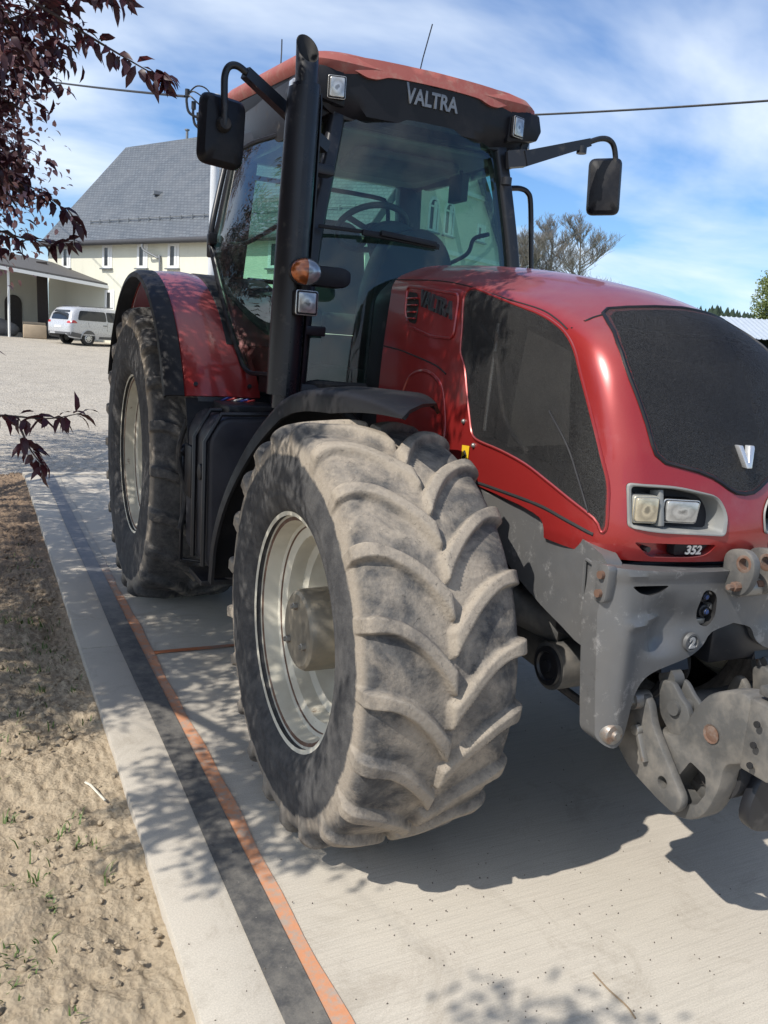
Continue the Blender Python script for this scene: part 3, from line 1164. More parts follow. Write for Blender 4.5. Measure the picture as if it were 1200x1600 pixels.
mb.bar((-.74, 1.44, ZB - .05), (.74, 1.44, ZB - .05), .10, .12)
mb.bar((-.70, 2.94, 2.0), (.70, 2.94, 2.0), .08, .08)
mb.box((0, 2.2, 1.52), (1.36, 1.5, .10))
CAB = mb.build('cab', BLACKMT, TR, bevel=.012)


def strip_tube(name, pts, r, mat, parent, seg=8):
    return MB().tube(pts, r, seg).build(name, mat, parent)


# windscreen, bowed forward
rows = []
for i in range(13):
    t = i / 12
    a, b = apil(.03 + t * .93, -1), apil(.03 + t * .93, 1)
    rows.append([tuple(a + (b - a) * (j / 16) + Vector((0, -.12 * (1 - (2 * j / 16 - 1) ** 2) - .02, 0))) for j in range(17)])
MB().grid(rows).build('windscreen', GLASS, CAB, recalc=False)
low = rows[0]
strip_tube('windscreen_seal', [Vector(p) + Vector((0, -.004, .0)) for p in [rows[2][0]] + low + [rows[2][-1]]], .022, RUBBERB, CAB)

# side doors of curved frameless glass
for sx in (-1, 1):
    def dx(y, z, sx=sx):
        if sx > 0:
            return .695 + .10 * ramp01(1.42, 2.9, y) - .13 * max(0, z - 2.40) / .65
        t = (z - 1.6) / 1.5
        base = .695 + .225 * ramp01(1.42, 2.62, y) + .015 * math.sin(math.pi * min(1, max(0, (z - 1.6) / .9)))
        return sx * (base - .17 * max(0, z - 2.40) / .65 * (.6 + .4 * ramp01(1.5, 2.5, y)))
    dp = [(1.50, 1.70), (1.98, 1.685), (2.05, 1.72), (2.20, 1.96), (2.35, 2.20), (2.48, 2.39), (2.52, 2.47), (2.53, 2.60), (2.60, 2.86), (2.65, 3.02), (2.3, 3.04), (1.62, 3.03), (1.55, 2.85), (1.51, 2.4)]
    if sx > 0:
        dp = [(1.5 + (a - 1.5) * 1.38, b) for a, b in dp]
    dp = round_poly(dp, .05, 3)
    D = patch(dp, lambda u, v: (dx(u, v), u, v), .09).build('door_glass', GLASSR, CAB, angle=80)
    MB().tube([(dx(u, v) + sx * .002, u, v) for u, v in curve_pts(dp, 1, True)], .014, 6, closed=True).build('door_edge', BLACKPL, D)
    # hinge block and handle
    yh = 2.50 if sx < 0 else 2.88
    MB().box((dx(yh, 2.47) + sx * .02, yh, 2.475), (.05, .08, .07)).build('door_hinge', BLACKPL, D, bevel=.01)
    hd = MB()
    hd.box((dx(1.66, 1.95) + sx * .015, 1.68, 1.93), (.03, .06, .05))
    hd.build('door_handle', BLACKPL, D, bevel=.01)
    gb = [(dx(1.72, 2.55) - sx * .07, 1.72, 2.62), (dx(1.72, 2.55) - sx * .09, 1.85, 2.60), (dx(1.9, 2.4) - sx * .09, 2.0, 2.52), (dx(2.1, 2.4) - sx * .09, 2.35, 2.46), (dx(2.3, 2.4) - sx * .06, 2.44, 2.45)]
    strip_tube('grab_rail', curve_pts(gb, 5), .014, BLACKPL, CAB)
# rear window with its own tube frame
rw = [[(x, 2.95 - (z - 2.1) * .10, z) for x in (-.66, -.3, 0, .3, .66)] for z in (2.08, 2.4, 2.75, 3.04)]
MB().grid(rw).build('rear_window', GLASS, CAB)
strip_tube('rear_window_frame', curve_pts([(-.60, 2.86, 2.94), (.30, 2.86, 2.94), (.44, 2.87, 2.90), (.47, 2.88, 2.75), (.47, 2.92, 2.40), (.43, 2.93, 2.30), (-.55, 2.93, 2.28)], 4), .016, BLACKPL, CAB)
# headlining, floor mat mass, seat, console, wheel
MB().prism(round_poly([(-.60, 1.62), (.60, 1.62), (.64, 2.80), (-.64, 2.80)], .15, 5), lambda u, v, d: (u, v, d), 3.02, 3.06).build('headlining', CEIL, CAB, bevel=.02)
MB().prism(round_poly([(-.30, 1.75), (.42, 1.75), (.36, 2.3), (-.2, 2.3)], .1, 4), lambda u, v, d: (u, v, d), 2.955, 3.005).build('roof_console', CABIN, CAB, bevel=.02)
st = MB()
st.box((-.02, 2.36, 2.02), (.52, .50, .13))
st.box((-.02, 2.40, 1.75), (.36, .36, .40))
st.build('driver_seat', CABIN, CAB, bevel=.05, segs=4)
MB().prism(round_poly([(-.27, 2.05), (.23, 2.05), (.20, 2.62), (.12, 2.72), (-.16, 2.72), (-.24, 2.62)], .06, 4), lambda u, v, d: (u, 2.60 + d + (v - 2.05) * .12, v), 0, .13).build('seat_back', CABIN, CAB, bevel=.03, segs=3)
MB().prism([(-.50, 1.60), (-.50, 2.05), (-.46, 2.12), (-.30, 2.10), (-.30, 1.60)], lambda u, v, d: (u - .02, 2.05 + d, v), 0, .75).build('arm_console', CABIN, CAB, bevel=.03)
cons = MB()
for (x, y, z, r, h) in ((-.44, 2.15, 2.12, .03, .12), (-.38, 2.25, 2.12, .022, .16), (-.42, 2.4, 2.12, .028, .09), (-.5, 2.55, 2.1, .05, .08), (-.46, 2.3, 2.1, .04, .05)):
    cons.tube([(x, y, z), (x - .01, y - .02, z + h)], [r * .5, r], 10)
cons.build('control_levers', CABIN, CAB)
MB().tube([(-.47, 2.08, 2.10), (-.48, 2.05, 2.24)], [.012, .024], 8).build('orange_lever', LENSO, CAB)
dash = MB()
dash.prism(curve_pts([(-.26, 1.70), (-.245, 2.10), (-.20, 2.34), (-.10, 2.52), (.06, 2.57), (.19, 2.52), (.27, 2.38), (.29, 2.10), (.29, 1.70)], 4) , lambda u, v, d: (u, 1.54 + d, v), 0, .22)
dash.build('dashboard', BLACKPL, CAB, bevel=.02)
MB().sphere((.02, 1.86, 2.54), .16, 0, 20, 12, (1.0, .6, .62)).build('instrument_hood', CABIN, CAB)
mb = MB()
cx_, cy_, cz_ = -.06, 2.00, 2.60
ax = Vector((0, .52, .85)).normalized()
e1 = Vector((1, 0, 0))
e2 = ax.cross(e1)
ring = [Vector((cx_, cy_, cz_)) + (e1 * math.cos(a) + e2 * math.sin(a)) * .215 for a in [2 * math.pi * k / 40 for k in range(40)]]
mb.tube(ring, .019, 10, closed=True)
for a in (1.57, 3.5, 5.92):
    mb.bar(Vector((cx_, cy_, cz_)) - ax * .03, Vector((cx_, cy_, cz_)) + (e1 * math.cos(a) + e2 * math.sin(a)) * .21, .035, .012, up=ax)
mb.cyl(Vector((cx_, cy_, cz_)) - ax * .06, Vector((cx_, cy_, cz_)), .055, seg=20)
mb.cyl(Vector((cx_, cy_, cz_)) - ax * .5, Vector((cx_, cy_, cz_)) - ax * .05, .045, seg=14)
mb.build('steering_wheel', CABIN, CAB)
# inside mirror and its stalk, seen through the screen
mb = MB()
mb.box((.50, 1.95, 2.90), (.05, .16, .16))
mb.tube(curve_pts([(.48, 1.9, 3.0), (.50, 1.92, 2.96), (.50, 1.95, 2.92)], 4), .012, 8)
mb.build('monitor', CABIN, CAB, bevel=.01)
for sx in (-1, 1):
    MB().box((sx * .60, 2.18, 1.80), (.04, 1.24, .46)).build('side_view_blocker', CABIN, CAB, bevel=.015)  # dark panels added to block the bright yard showing through the doors
# dark pedal box behind the lower screen
MB().box((-.1, 1.80, 1.66), (1.0, .5, .20)).build('cab_floor', DARKIN, CAB, bevel=.03)
MB().box((.10, 1.56, 1.9), (.55, .10, .55)).build('pedal_bulkhead', CABIN, CAB, bevel=.03)
# cowl between bonnet and cab
MB().prism(round_poly([(-.345, 1.42), (-.31, 2.16), (-.2, 2.27), (.2, 2.27), (.31, 2.16), (.345, 1.42)], .05, 4), lambda u, v, d: (u, d, v), 1.08, 1.36).build('cowl', BLACKPL, CAB, bevel=.015)

# ------------------------------------------------------------------ roof
def rrect(hx, y0, y1, r, n=8):
    return round_poly([(-hx, y0), (hx, y0), (hx + .02, y1), (-hx - .02, y1)], r, n)


def roof_lift(y):
    return .085 * max(0, min(1.7, y - 1.40)) ** .9


mb = MB()
rows = []
for hx, y0, y1, z, r in ((.715, 1.47, 3.04, 3.235, .20), (.735, 1.44, 3.08, 3.265, .22), (.735, 1.43, 3.09, 3.30, .22), (.705, 1.455, 3.07, 3.335, .22), (.64, 1.50, 3.0, 3.358, .2), (.4, 1.7, 2.8, 3.372, .15)):
    rows.append([(x, y, z + roof_lift(y) * 1.0) for x, y in rrect(hx, y0, y1, r)])
mb.grid(rows, wrap=True)
n0 = len(rows[0])
mb.f.append(tuple(len(mb.v) - n0 + i for i in range(n0)))
mb.m.append(0)
ROOF = mb.build('roof', ROOFRED, CAB if False else TR, angle=45)
# black surround under the red cap
mb = MB()
rows = []
for hx, y0, y1, z, r in ((.60, 1.56, 2.95, 3.06, .15), (.665, 1.50, 3.02, 3.10, .17), (.70, 1.475, 3.05, 3.19, .2), (.712, 1.468, 3.045, 3.250, .2), (.69, 1.52, 3.0, 3.26, .2)):
    rows.append([(x, y, z + roof_lift(y) * .8) for x, y in rrect(hx, y0, y1, r)])
mb.grid(rows, wrap=True)
mb.f.append(tuple(range(n0)))
mb.m.append(0)
mb.build('roof_surround', BLACKPL, ROOF, angle=40)


def fy(x):
    """front face of the visor"""
    return 1.405 + .07 * abs(x / .7) ** 3


# visor and stepped red front edge
red_half = [(.0, 3.283), (.15, 3.281), (.27, 3.275), (.315, 3.262), (.345, 3.252), (.375, 3.250), (.41, 3.253), (.46, 3.272), (.52, 3.289), (.60, 3.290), (.66, 3.280), (.70, 3.264)]
top_half = [(.70, 3.300), (.66, 3.322), (.58, 3.342), (.48, 3.350), (.30, 3.357), (0, 3.362)]
red_lo = [(-x, z) for x, z in curve_pts(red_half, 3)[::-1]] + curve_pts(red_half, 3)[1:]
red_hi = curve_pts(top_half, 3) + [(-x, z) for x, z in curve_pts(top_half, 3)[-2::-1]]
mb = MB()
front_red = red_lo + red_hi
pt = patch(front_red, lambda u, v: (u, fy(u) + (v - 3.25) * .35, v), .05)
nv = len(pt.v)
pv = list(pt.v)
pf = list(pt.f)
pt.add([(x, y + .10, z) for x, y, z in pv], [q[::-1] for q in pf])
k = len(front_red)
loop = [(u, fy(u) + (v - 3.25) * .35, v) for u, v in front_red]
pt.grid([loop + [loop[0]], [(x, y + .10, z) for x, y, z in loop + [loop[0]]]])
pt.build('roof_front_edge', ROOFRED, ROOF, angle=35, weld=1e-4)
vis = [(-.70, 3.272), (-.705, 3.20), (-.66, 3.135), (-.60, 3.085), (-.52, 3.06), (-.30, 3.052), (0, 3.048), (.30, 3.052), (.52, 3.06), (.60, 3.085), (.66, 3.135), (.705, 3.20), (.70, 3.272), (.64, 3.302), (.545, 3.308), (.50, 3.296), (.40, 3.26), (.345, 3.26), (.30, 3.285), (0, 3.295), (-.30, 3.285), (-.345, 3.26), (-.40, 3.26), (-.50, 3.296), (-.545, 3.308), (-.64, 3.302)]
vy = lambda u, v: fy(u) + .018 + (3.30 - v) * .10 + (.05 if v < 3.07 else 0)
pt = patch(vis, lambda u, v: (u, vy(u, v), v), .05)
pv, pf = list(pt.v), list(pt.f)
pt.add([(x, y + .14, z) for x, y, z in pv], [q[::-1] for q in pf])
loop = [(u, vy(u, v), v) for u, v in vis]
pt.grid([loop + [loop[0]], [(x, y + .14, z) for x, y, z in loop + [loop[0]]]])
pt.build('visor', BLACKPL, ROOF, angle=50, weld=1e-4)
surf_text('roof_lettering', 'VALTRA', .118, .010, lambda a, b, c: (a * .74 - .012, vy(a * .74, 3.2) - .004 - c, 3.178 + b * (1.18 if a < -.185 else .92)), BADGED, ROOF, bold=.003)
# corner pods with work lamps
for sx in (-1, 1):
    mb = MB()
    mb.prism([(-.11, -.09), (.10, -.055), (.125, .0), (.10, .085), (-.10, .10)] if sx > 0 else [(.11, -.09), (-.10, -.055), (-.125, .0), (-.10, .085), (.10, .10)], lambda u, v, d: (sx * .615 + u, d, 3.185 + v), fy(.6) + .004, 1.75)
    mb.prism([(-.10, -.085), (.02, -.16), (.06, -.15), (.10, -.05)] if sx > 0 else [(.10, -.085), (-.02, -.16), (-.06, -.15), (-.10, -.05)], lambda u, v, d: (sx * .615 + u, d, 3.185 + v), 1.52, 1.62)
    pod = mb.build('lamp_pod', BLACKPL, ROOF, bevel=.012)
    wl = MB()
    wl.prism(round_poly([(-.036, -.047), (.036, -.047), (.036, .047), (-.036, .047)], .008, 3), lambda u, v, d: (sx * .565 + u, fy(.56) - .014 + d + .1 * sx * u * 3, 3.178 + v), 0, .04, 0)
    wl.prism(round_poly([(-.045, -.056), (.045, -.056), (.045, .056), (-.045, .056)], .010, 3), lambda u, v, d: (sx * .565 + u, fy(.56) - .008 + d + .1 * sx * u * 3, 3.178 + v), 0, .04, 1)
    wl.build('work_lamp', [LENSW, BLACKPL], ROOF, bevel=.003)
    # lamp on the pod's outer cheek
    wl = MB()
    wl.prism(round_poly([(-.05, -.06), (.05, -.06), (.04, .06), (-.04, .06)], .012, 3), lambda u, v, d: (sx * (.726 + d), 1.62 + u, 3.165 + v), 0, .02, 0)
    wl.build('side_work_lamp', [LENSW], ROOF, bevel=.003)
strip_tube('radio_aerial', [(.30, 2.3, 3.40), (.36, 2.3, 3.72), (.41, 2.3, 3.93)], .004, SATIN, ROOF, 6)
strip_tube('radio_aerial', [(-.62, 2.2, 3.38), (-.60, 2.25, 3.55), (-.585, 2.3, 3.63)], .004, SATIN, ROOF, 6)

# wiper
wp = MB()
wp.bar((.05, 1.335, 2.455), (-.42, 1.325, 2.475), .02, .03)
wp.bar((-.645, 1.385, 2.485), (-.30, 1.318, 2.478), .012, .02)
wp.bar((.02, 1.318, 2.462), (-.32, 1.315, 2.482), .035, .028)
wp.build('wiper', BLACKPL, CAB, bevel=.003)

# ------------------------------------------------------------------ exhaust stack on the right front pillar
mb = MB()
# heat shield: a deep channel open toward the bonnet side
sh = []
for k in range(26):
    a = R(8 + 246 * k / 25)
    sh.append((.098 * math.cos(a), .098 * math.sin(a)))
zz = [(1.62, -.838, 1.235, .96), (1.9, -.832, 1.23, 1.0), (2.4, -.822, 1.22, 1.0), (2.9, -.812, 1.212, .95), (3.02, -.810, 1.21, .93), (3.07, -.810, 1.21, .88)]
rows = [[(x + s * p[0], y + s * p[1], z) for p in sh] for z, x, y, s in zz]
rows2 = [[(x + s * .93 * p[0], y + s * .93 * p[1], z) for p in sh[::-1]] for z, x, y, s in zz]
mb.grid([a + b + [a[0]] for a, b in zip(rows, rows2)])
EX = mb.build('exhaust_stack', BLACKMT, TR, angle=40)
mb = MB()
mb.tube([(-.836, 1.235, 1.55), (-.822, 1.22, 2.4), (-.81, 1.21, 3.04), (-.81, 1.21, 3.09)], .068, 28, caps=False)
mb.build('silencer_tube', SATIN, EX)
# tail pipe, cut at a slant facing forward
mb = MB()
seg = 28
path = [(-.81, 1.21, 2.98), (-.81, 1.21, 3.05), (-.81, 1.212, 3.12), (-.81, 1.216, 3.17), (-.81, 1.222, 3.255)]
vs, fs = [], []
for i, p in enumerate(path):
    for k in range(seg):
        a = 2 * math.pi * k / seg
        q = Vector((p[0] + .055 * math.cos(a), p[1] + .055 * math.sin(a), p[2]))
        if i == len(path) - 1:
            q.z += .075 * math.sin(a)
        vs.append(q)
for i in range(len(path) - 1):
    for k in range(seg):
        fs.append((i * seg + k, i * seg + (k + 1) % seg, (i + 1) * seg + (k + 1) % seg, (i + 1) * seg + k))
mb.add(vs, fs)
inner = [Vector((path[-1][0] + (v.x - path[-1][0]) * .9, path[-1][1] + (v.y - path[-1][1]) * .9, v.z - .002)) for v in vs[-seg:]]
deep = [Vector((v.x, v.y, 3.05)) for v in inner]
mb.grid([vs[-seg:], inner, deep], 1, wrap=True)
mb.add(deep, [tuple(range(seg))], 1)
mb.build('tail_pipe', [BLACKMT, DARKIN], EX, angle=40)
for z in (1.95, 2.75):
    MB().box((-.70, 1.36, z), (.2, .1, .05)).build('stack_bracket', BLACKMT, EX, bevel=.006)

# front indicator and marker lamp on the pillar bracket
BR = MB()
BR.prism(round_poly([(-.76, 2.165), (-.60, 2.165), (-.565, 2.19), (-.565, 2.245), (-.60, 2.262), (-.76, 2.262)], .015, 3), lambda u, v, d: (u, 1.10 + d, v), 0, .10)
BR.box((-.80, 1.12, 2.17), (.05, .05, .14))
br = BR.build('lamp_bracket', BLACKPL, TR, bevel=.008)
ind = MB()
NR, NS = 10, 28
for i in range(NR + 1):
    pass
vs, fs, ms = [], [], []
c = Vector((-.823, 1.055, 2.222))
for i in range(NR + 1):
    t = math.pi / 2 * i / NR
    for k in range(NS):
        a = 2 * math.pi * k / NS
        vs.append(c + Vector((.077 * math.sin(t) * math.cos(a), -.042 * math.cos(t), .062 * math.sin(t) * math.sin(a))))
for i in range(NR):
    for k in range(NS):
        fs.append((i * NS + k, (i + 1) * NS + k, (i + 1) * NS + (k + 1) % NS, i * NS + (k + 1) % NS))
        ms.append(0 if math.cos(2 * math.pi * (k + .5) / NS) < 0 else 1)
ind.v, ind.f, ind.m = [tuple(v) for v in vs], fs, ms
ind.lathe([(0, .0), (0, .066), (.03, .066), (.06, .04), (.06, 0)], c=(-.823, 1.055, 2.222), seg=28, mat=2, axis='y')
for i in range(len(ind.v) - 28 * 5, len(ind.v)):
    x, y, z = ind.v[i]
    ind.v[i] = (c.x + (x - c.x) * 1.22, y, z)
ind.build('turn_signal', [LENSO, LENSW, BLACKPL], br, angle=50, recalc=False)
ml = MB()
ml.prism(round_poly([(-.058, -.06), (.058, -.06), (.058, .06), (-.058, .06)], .014, 3), lambda u, v, d: (-.802 + u, 1.075 + d, 2.078 + v), 0, .06, 1)
ml.prism(round_poly([(-.046, -.049), (.046, -.049), (.046, .049), (-.046, .049)], .008, 3), lambda u, v, d: (-.802 + u, 1.068 + d, 2.078 + v), 0, .03, 0)
ml.build('marker_lamp', [LENSW, BLACKPL], br, bevel=.004)

# ------------------------------------------------------------------ mirrors
def mirror_head(name, w, h, th, mat, parent, M):
    o = round_poly([(-w / 2, -h / 2), (w / 2, -h / 2), (w / 2, h / 2), (-w / 2, h / 2)], w * .22, 6)
    mb = MB()
    rows = []
    for k, d in ((.0, -.05 * 1), (.55, -.047), (.86, -.036), (.97, -.012), (1, .012), (.99, .02), (.93, .022)):
        rows.append([tuple(M @ Vector((u * k, d * th / .05, v * k))) for u, v in o])
    mb.grid(rows, 0, wrap=True)
    n = len(o)
    mb.f.append(tuple(len(mb.v) - n + i for i in range(n)))
    mb.m.append(1)
    return mb.build(name, mat, parent, angle=40)


MIRG = simple('mirror_silver', (.7, .72, .75), .03, 1.0, var=.01)
MA = MB()
MA.bar((-.60, 1.46, 2.885), (-1.10, 1.25, 3.098), .055, .06, w2=.045, h2=.05)
MA.tube(curve_pts([(-1.08, 1.25, 3.09), (-1.135, 1.25, 3.118), (-1.175, 1.25, 3.11), (-1.195, 1.25, 3.07), (-1.196, 1.25, 3.0), (-1.192, 1.25, 2.93), (-1.188, 1.255, 2.855)], 6), .0165, 10)
ma = MA.build('mirror_arm', BLACKMT, TR, bevel=0)
M = Matrix.Translation((-1.180, 1.335, 2.842)) @ Matrix.Rotation(R(14), 4, 'Z') @ Matrix.Rotation(R(2), 4, 'Y')
mh = mirror_head('mirror', .235, .318, .05, [BLACKPL, MIRG], ma, M)
MB().lathe([(-.07, .0), (-.07, .026), (-.045, .036), (-.0, .038)], (-1.187, 1.310, 2.862), 20, axis='y').build('mirror_joint', RUBBERB, ma)
MA = MB()
MA.bar((.52, 1.46, 3.0), (.62, 1.43, 3.018), .06, .09)
MA.bar((.61, 1.42, 3.012), (1.05, 1.40, 3.170), .055, .085, w2=.035, h2=.045)
MA.tube(curve_pts([(1.03, 1.40, 3.165), (1.13, 1.40, 3.205), (1.20, 1.40, 3.207), (1.245, 1.40, 3.165), (1.275, 1.40, 3.05), (1.285, 1.40, 2.95)], 6), .0165, 10)
MA.cyl((1.00, 1.40, 3.10), (1.00, 1.40, 3.14), .03, seg=12)
MA.cyl((.52, 1.44, 2.86), (.52, 1.44, 2.90), .03, seg=12)
ma2 = MA.build('mirror_arm', BLACKMT, TR, bevel=0)
M = Matrix.Translation((1.24, 1.45, 2.955)) @ Matrix.Rotation(R(-38), 4, 'Z') @ Matrix.Rotation(R(-3), 4, 'Y')
mirror_head('mirror', .20, .335, .05, [BLACKPL, MIRG], ma2, M)
MB().bar((1.23, 1.44, 3.01), (1.288, 1.395, 3.02), .05, .035).build('mirror_joint', RUBBERB, ma2, bevel=.01)
# grab handle on the left pillar
strip_tube('grab_handle', curve_pts([(.60, 1.53, 2.865), (.68, 1.53, 2.875), (.735, 1.53, 2.86), (.765, 1.53, 2.80), (.80, 1.53, 2.55), (.835, 1.53, 2.25), (.83, 1.53, 2.0)], 5), .016, SATIN, CAB)

# ------------------------------------------------------------------ body below the cab: tank, steps, battery box
mb = MB()
mb.prism(round_poly([(-1.16, .66), (-1.17, 1.36), (-1.10, 1.47), (-.72, 1.48), (-.60, 1.40), (-.60, .62), (-1.02, .56)], .05, 4), lambda u, v, d: (u, d, v), 1.46, 1.98)
TK = mb.build('fuel_tank', TANKM, TR, bevel=.03, segs=3)
MB().box((-.86, 1.72, 1.50), (.36, .34, .05)).build('tank_lid', BLACKPL, TK, bevel=.01)
for yy in (1.47, 1.70):
    MB().tube([(-1.178, yy, .66), (-1.182, yy, 1.34), (-1.10, yy, 1.485), (-.75, yy, 1.492)], .014, 6).build('tank_strap', BLACKMT, TK)
MB().box((-1.172, 1.86, 1.12), (.02, .16, .30)).build('tank_panel', BLACKPL, TK, bevel=.008)
MB().cyl((-1.165, 1.58, 1.16), (-1.185, 1.58, 1.16), .045, seg=20).build('tank_cap', BLACKPL, TK, bevel=.004)
strip_tube('tank_hose', curve_pts([(-1.16, 1.99, 1.40), (-1.20, 2.02, 1.2), (-1.16, 2.0, .95), (-1.19, 1.98, .75)], 6), .016, RUBBERB, TK)
wr = MB()
for k in range(5):
    wr.tube(curve_pts([(-1.0 + .02 * k, 1.95, 1.50), (-.95 + .03 * k, 1.9 - .03 * k, 1.54), (-.88 + .02 * k, 1.98, 1.52)], 4), .006, 6, mat=k % 3)
wr.build('cable_loom', [simple('blue_wire', (.03, .05, .25), .5), simple('red_wire', (.4, .03, .03), .5), simple('white_wire', (.4, .4, .4), .5)], TK)
mb = MB()
mb.box((-.95, 2.05, 1.10), (.40, .12, .55))
mb.box((-.88, 2.02, 1.45), (.45, .10, .22))
mb.cyl((-1.19, 2.03, 1.20), (-1.1, 2.06, 1.26), .03, seg=12)
mb.tube([(-1.17, 2.03, 1.2), (-1.17, 2.03, .55)], .012, 8)
mb.tube([(-1.17, 2.03, .55), (-.9, 2.03, .50)], .012, 8)
mb.box((-.95, 1.75, .52), (.40, .30, .03))
mb.box((-1.0, 1.75, .80), (.30, .26, .03))
mb.build('access_step', BLACKMT, TR, bevel=.006)
MB().prism(round_poly([(.60, .60), (1.05, .60), (1.10, 1.40), (.66, 1.46)], .06, 4), lambda u, v, d: (u, d, v), 1.3, 2.1).build('fuel_tank', TANKM, TR, bevel=.03)
mb = MB()
mb.tube([(-.80, 3.108, 1.03), (.80, 3.108, 1.03)], .20, 24)
mb.box((0, 3.2, 1.15), (.7, .8, .7))
mb.build('rear_axle', DARKIN, TR, bevel=.02)

# ------------------------------------------------------------------ front axle and suspension arm
mb = MB()
mb.tube([(-.72, 0, .81), (-.45, 0, .79), (0, 0, .74), (.45, 0, .79), (.72, 0, .81)], [.17, .13, .15, .13, .17], 20)
mb.tube([(-.60, -.12, .98), (-.33, -.20, .93), (0, -.22, .90)], .062, 14)
AX = mb.build('front_axle', BLACKMT, TR, angle=50)
mb = MB()
mb.bar((-.31, .05, .86), (-.31, -.52, .80), .10, .17, w2=.10, h2=.14)
mb.tube([(-.40, -.55, .795), (-.26, -.55, .795)], .088, 28)
mb.tube([(-.62, -.05, .98), (-.40, -.30, .96), (-.30, -.52, .93)], [.06, .075, .085], 16)
ar = mb.build('suspension_arm', LINK, AX, angle=50)
mb = MB()
mb.lathe([(-.012, .0), (-.012, .020), (-.002, .022), (-.002, .05), (-.010, .056), (-.010, .070), (.002, .074)], (-.402, -.55, .795), 28)
mb.build('arm_bushing', BLACKMT, ar, recalc=False)

# ------------------------------------------------------------------ cast front frame
def col_y(x, z):
    return -.985 + .14 * x * x


COLP = [(-.52, 1.283), (-.528, 1.12), (-.515, .90), (-.505, .76), (-.498, .715), (-.465, .690), (-.425, .695), (-.402, .74), (-.385, .84), (-.362, .895), (-.32, .928), (-.25, .95), (-.175, .972), (-.125, 1.005), (-.09, 1.05), (0, 1.075)]
COLP = [COLP[0]] + curve_pts(COLP[1:], 3)
COLP = COLP + [(-x, z) for x, z in COLP[-2::-1]]
COLP = COLP + [(.35, 1.270), (.14, 1.262), (0, 1.262), (-.14, 1.262), (-.35, 1.270)]


def solid_patch(mb, poly, front, depth, step=.03, mat=0):
    pt = patch(poly, lambda u, v: (u, front(u, v), v), step)
    pv, pf = list(pt.v), list(pt.f)
    pt.add([(x, y + depth, z) for x, y, z in pv], [q[::-1] for q in pf])
    loop = []
    for a, b in zip(poly, poly[1:] + poly[:1]):
        k = max(1, int(math.dist(a, b) / step))
        for i in range(k):
            u, v = a[0] + (b[0] - a[0]) * i / k, a[1] + (b[1] - a[1]) * i / k
            loop.append((u, front(u, v), v))
    L1 = loop + [loop[0]]
    pt.grid([L1, [(x, y + depth * .5, z) for x, y, z in L1], [(x, y + depth, z) for x, y, z in L1]])
    mb.add(pt.v, pt.f, mat)


def cast_front(u, v):
    y = col_y(u, v) + .035 * max(0, (abs(u) - .45) / .075) ** 2
    # cast ribs, hollows and the crease that runs down the column
    y += .030 * math.exp(-((abs(u) - .30) / .055) ** 2) * max(0, min(1, (1.20 - v) / .08)) * max(0, min(1, (v - .98) / .05))
    y -= .022 * math.exp(-((abs(u) - .455) / .05) ** 2) * max(0, min(1, (1.25 - v) / .2))
    y -= .016 * math.exp(-((v - 1.105 + .10 * (abs(u) - .36)) / .014) ** 2) * max(0, 1 - ((abs(u) - .37) / .10) ** 2)
    y += .020 * math.exp(-((abs(u) - .20) / .09) ** 2 - ((v - 1.09) / .06) ** 2)
    y -= .010 * math.exp(-((v - 1.262) / .016) ** 2)
    return y


mb = MB()
solid_patch(mb, COLP, cast_front, .075, .016)
FR = mb.build('front_frame', CAST, TR, angle=50, weld=2e-4)
cut1 = MB().prism(round_poly([(-.448, 1.224), (-.30, 1.221), (-.335, 1.198), (-.375, 1.190), (-.415, 1.200)], .014, 4), lambda u, v, d: (u, d, v), -1.3, -.885).build('cutter', DARKIN)
cut2 = MB().prism(round_poly([(-.155, 1.205), (-.095, 1.185), (-.085, 1.10), (-.115, 1.065), (-.15, 1.08), (-.165, 1.13)], .03, 4), lambda u, v, d: (u, d, v), -1.3, -.90).build('cutter', DARKIN)
boolean_cut(FR, [cut1, cut2])
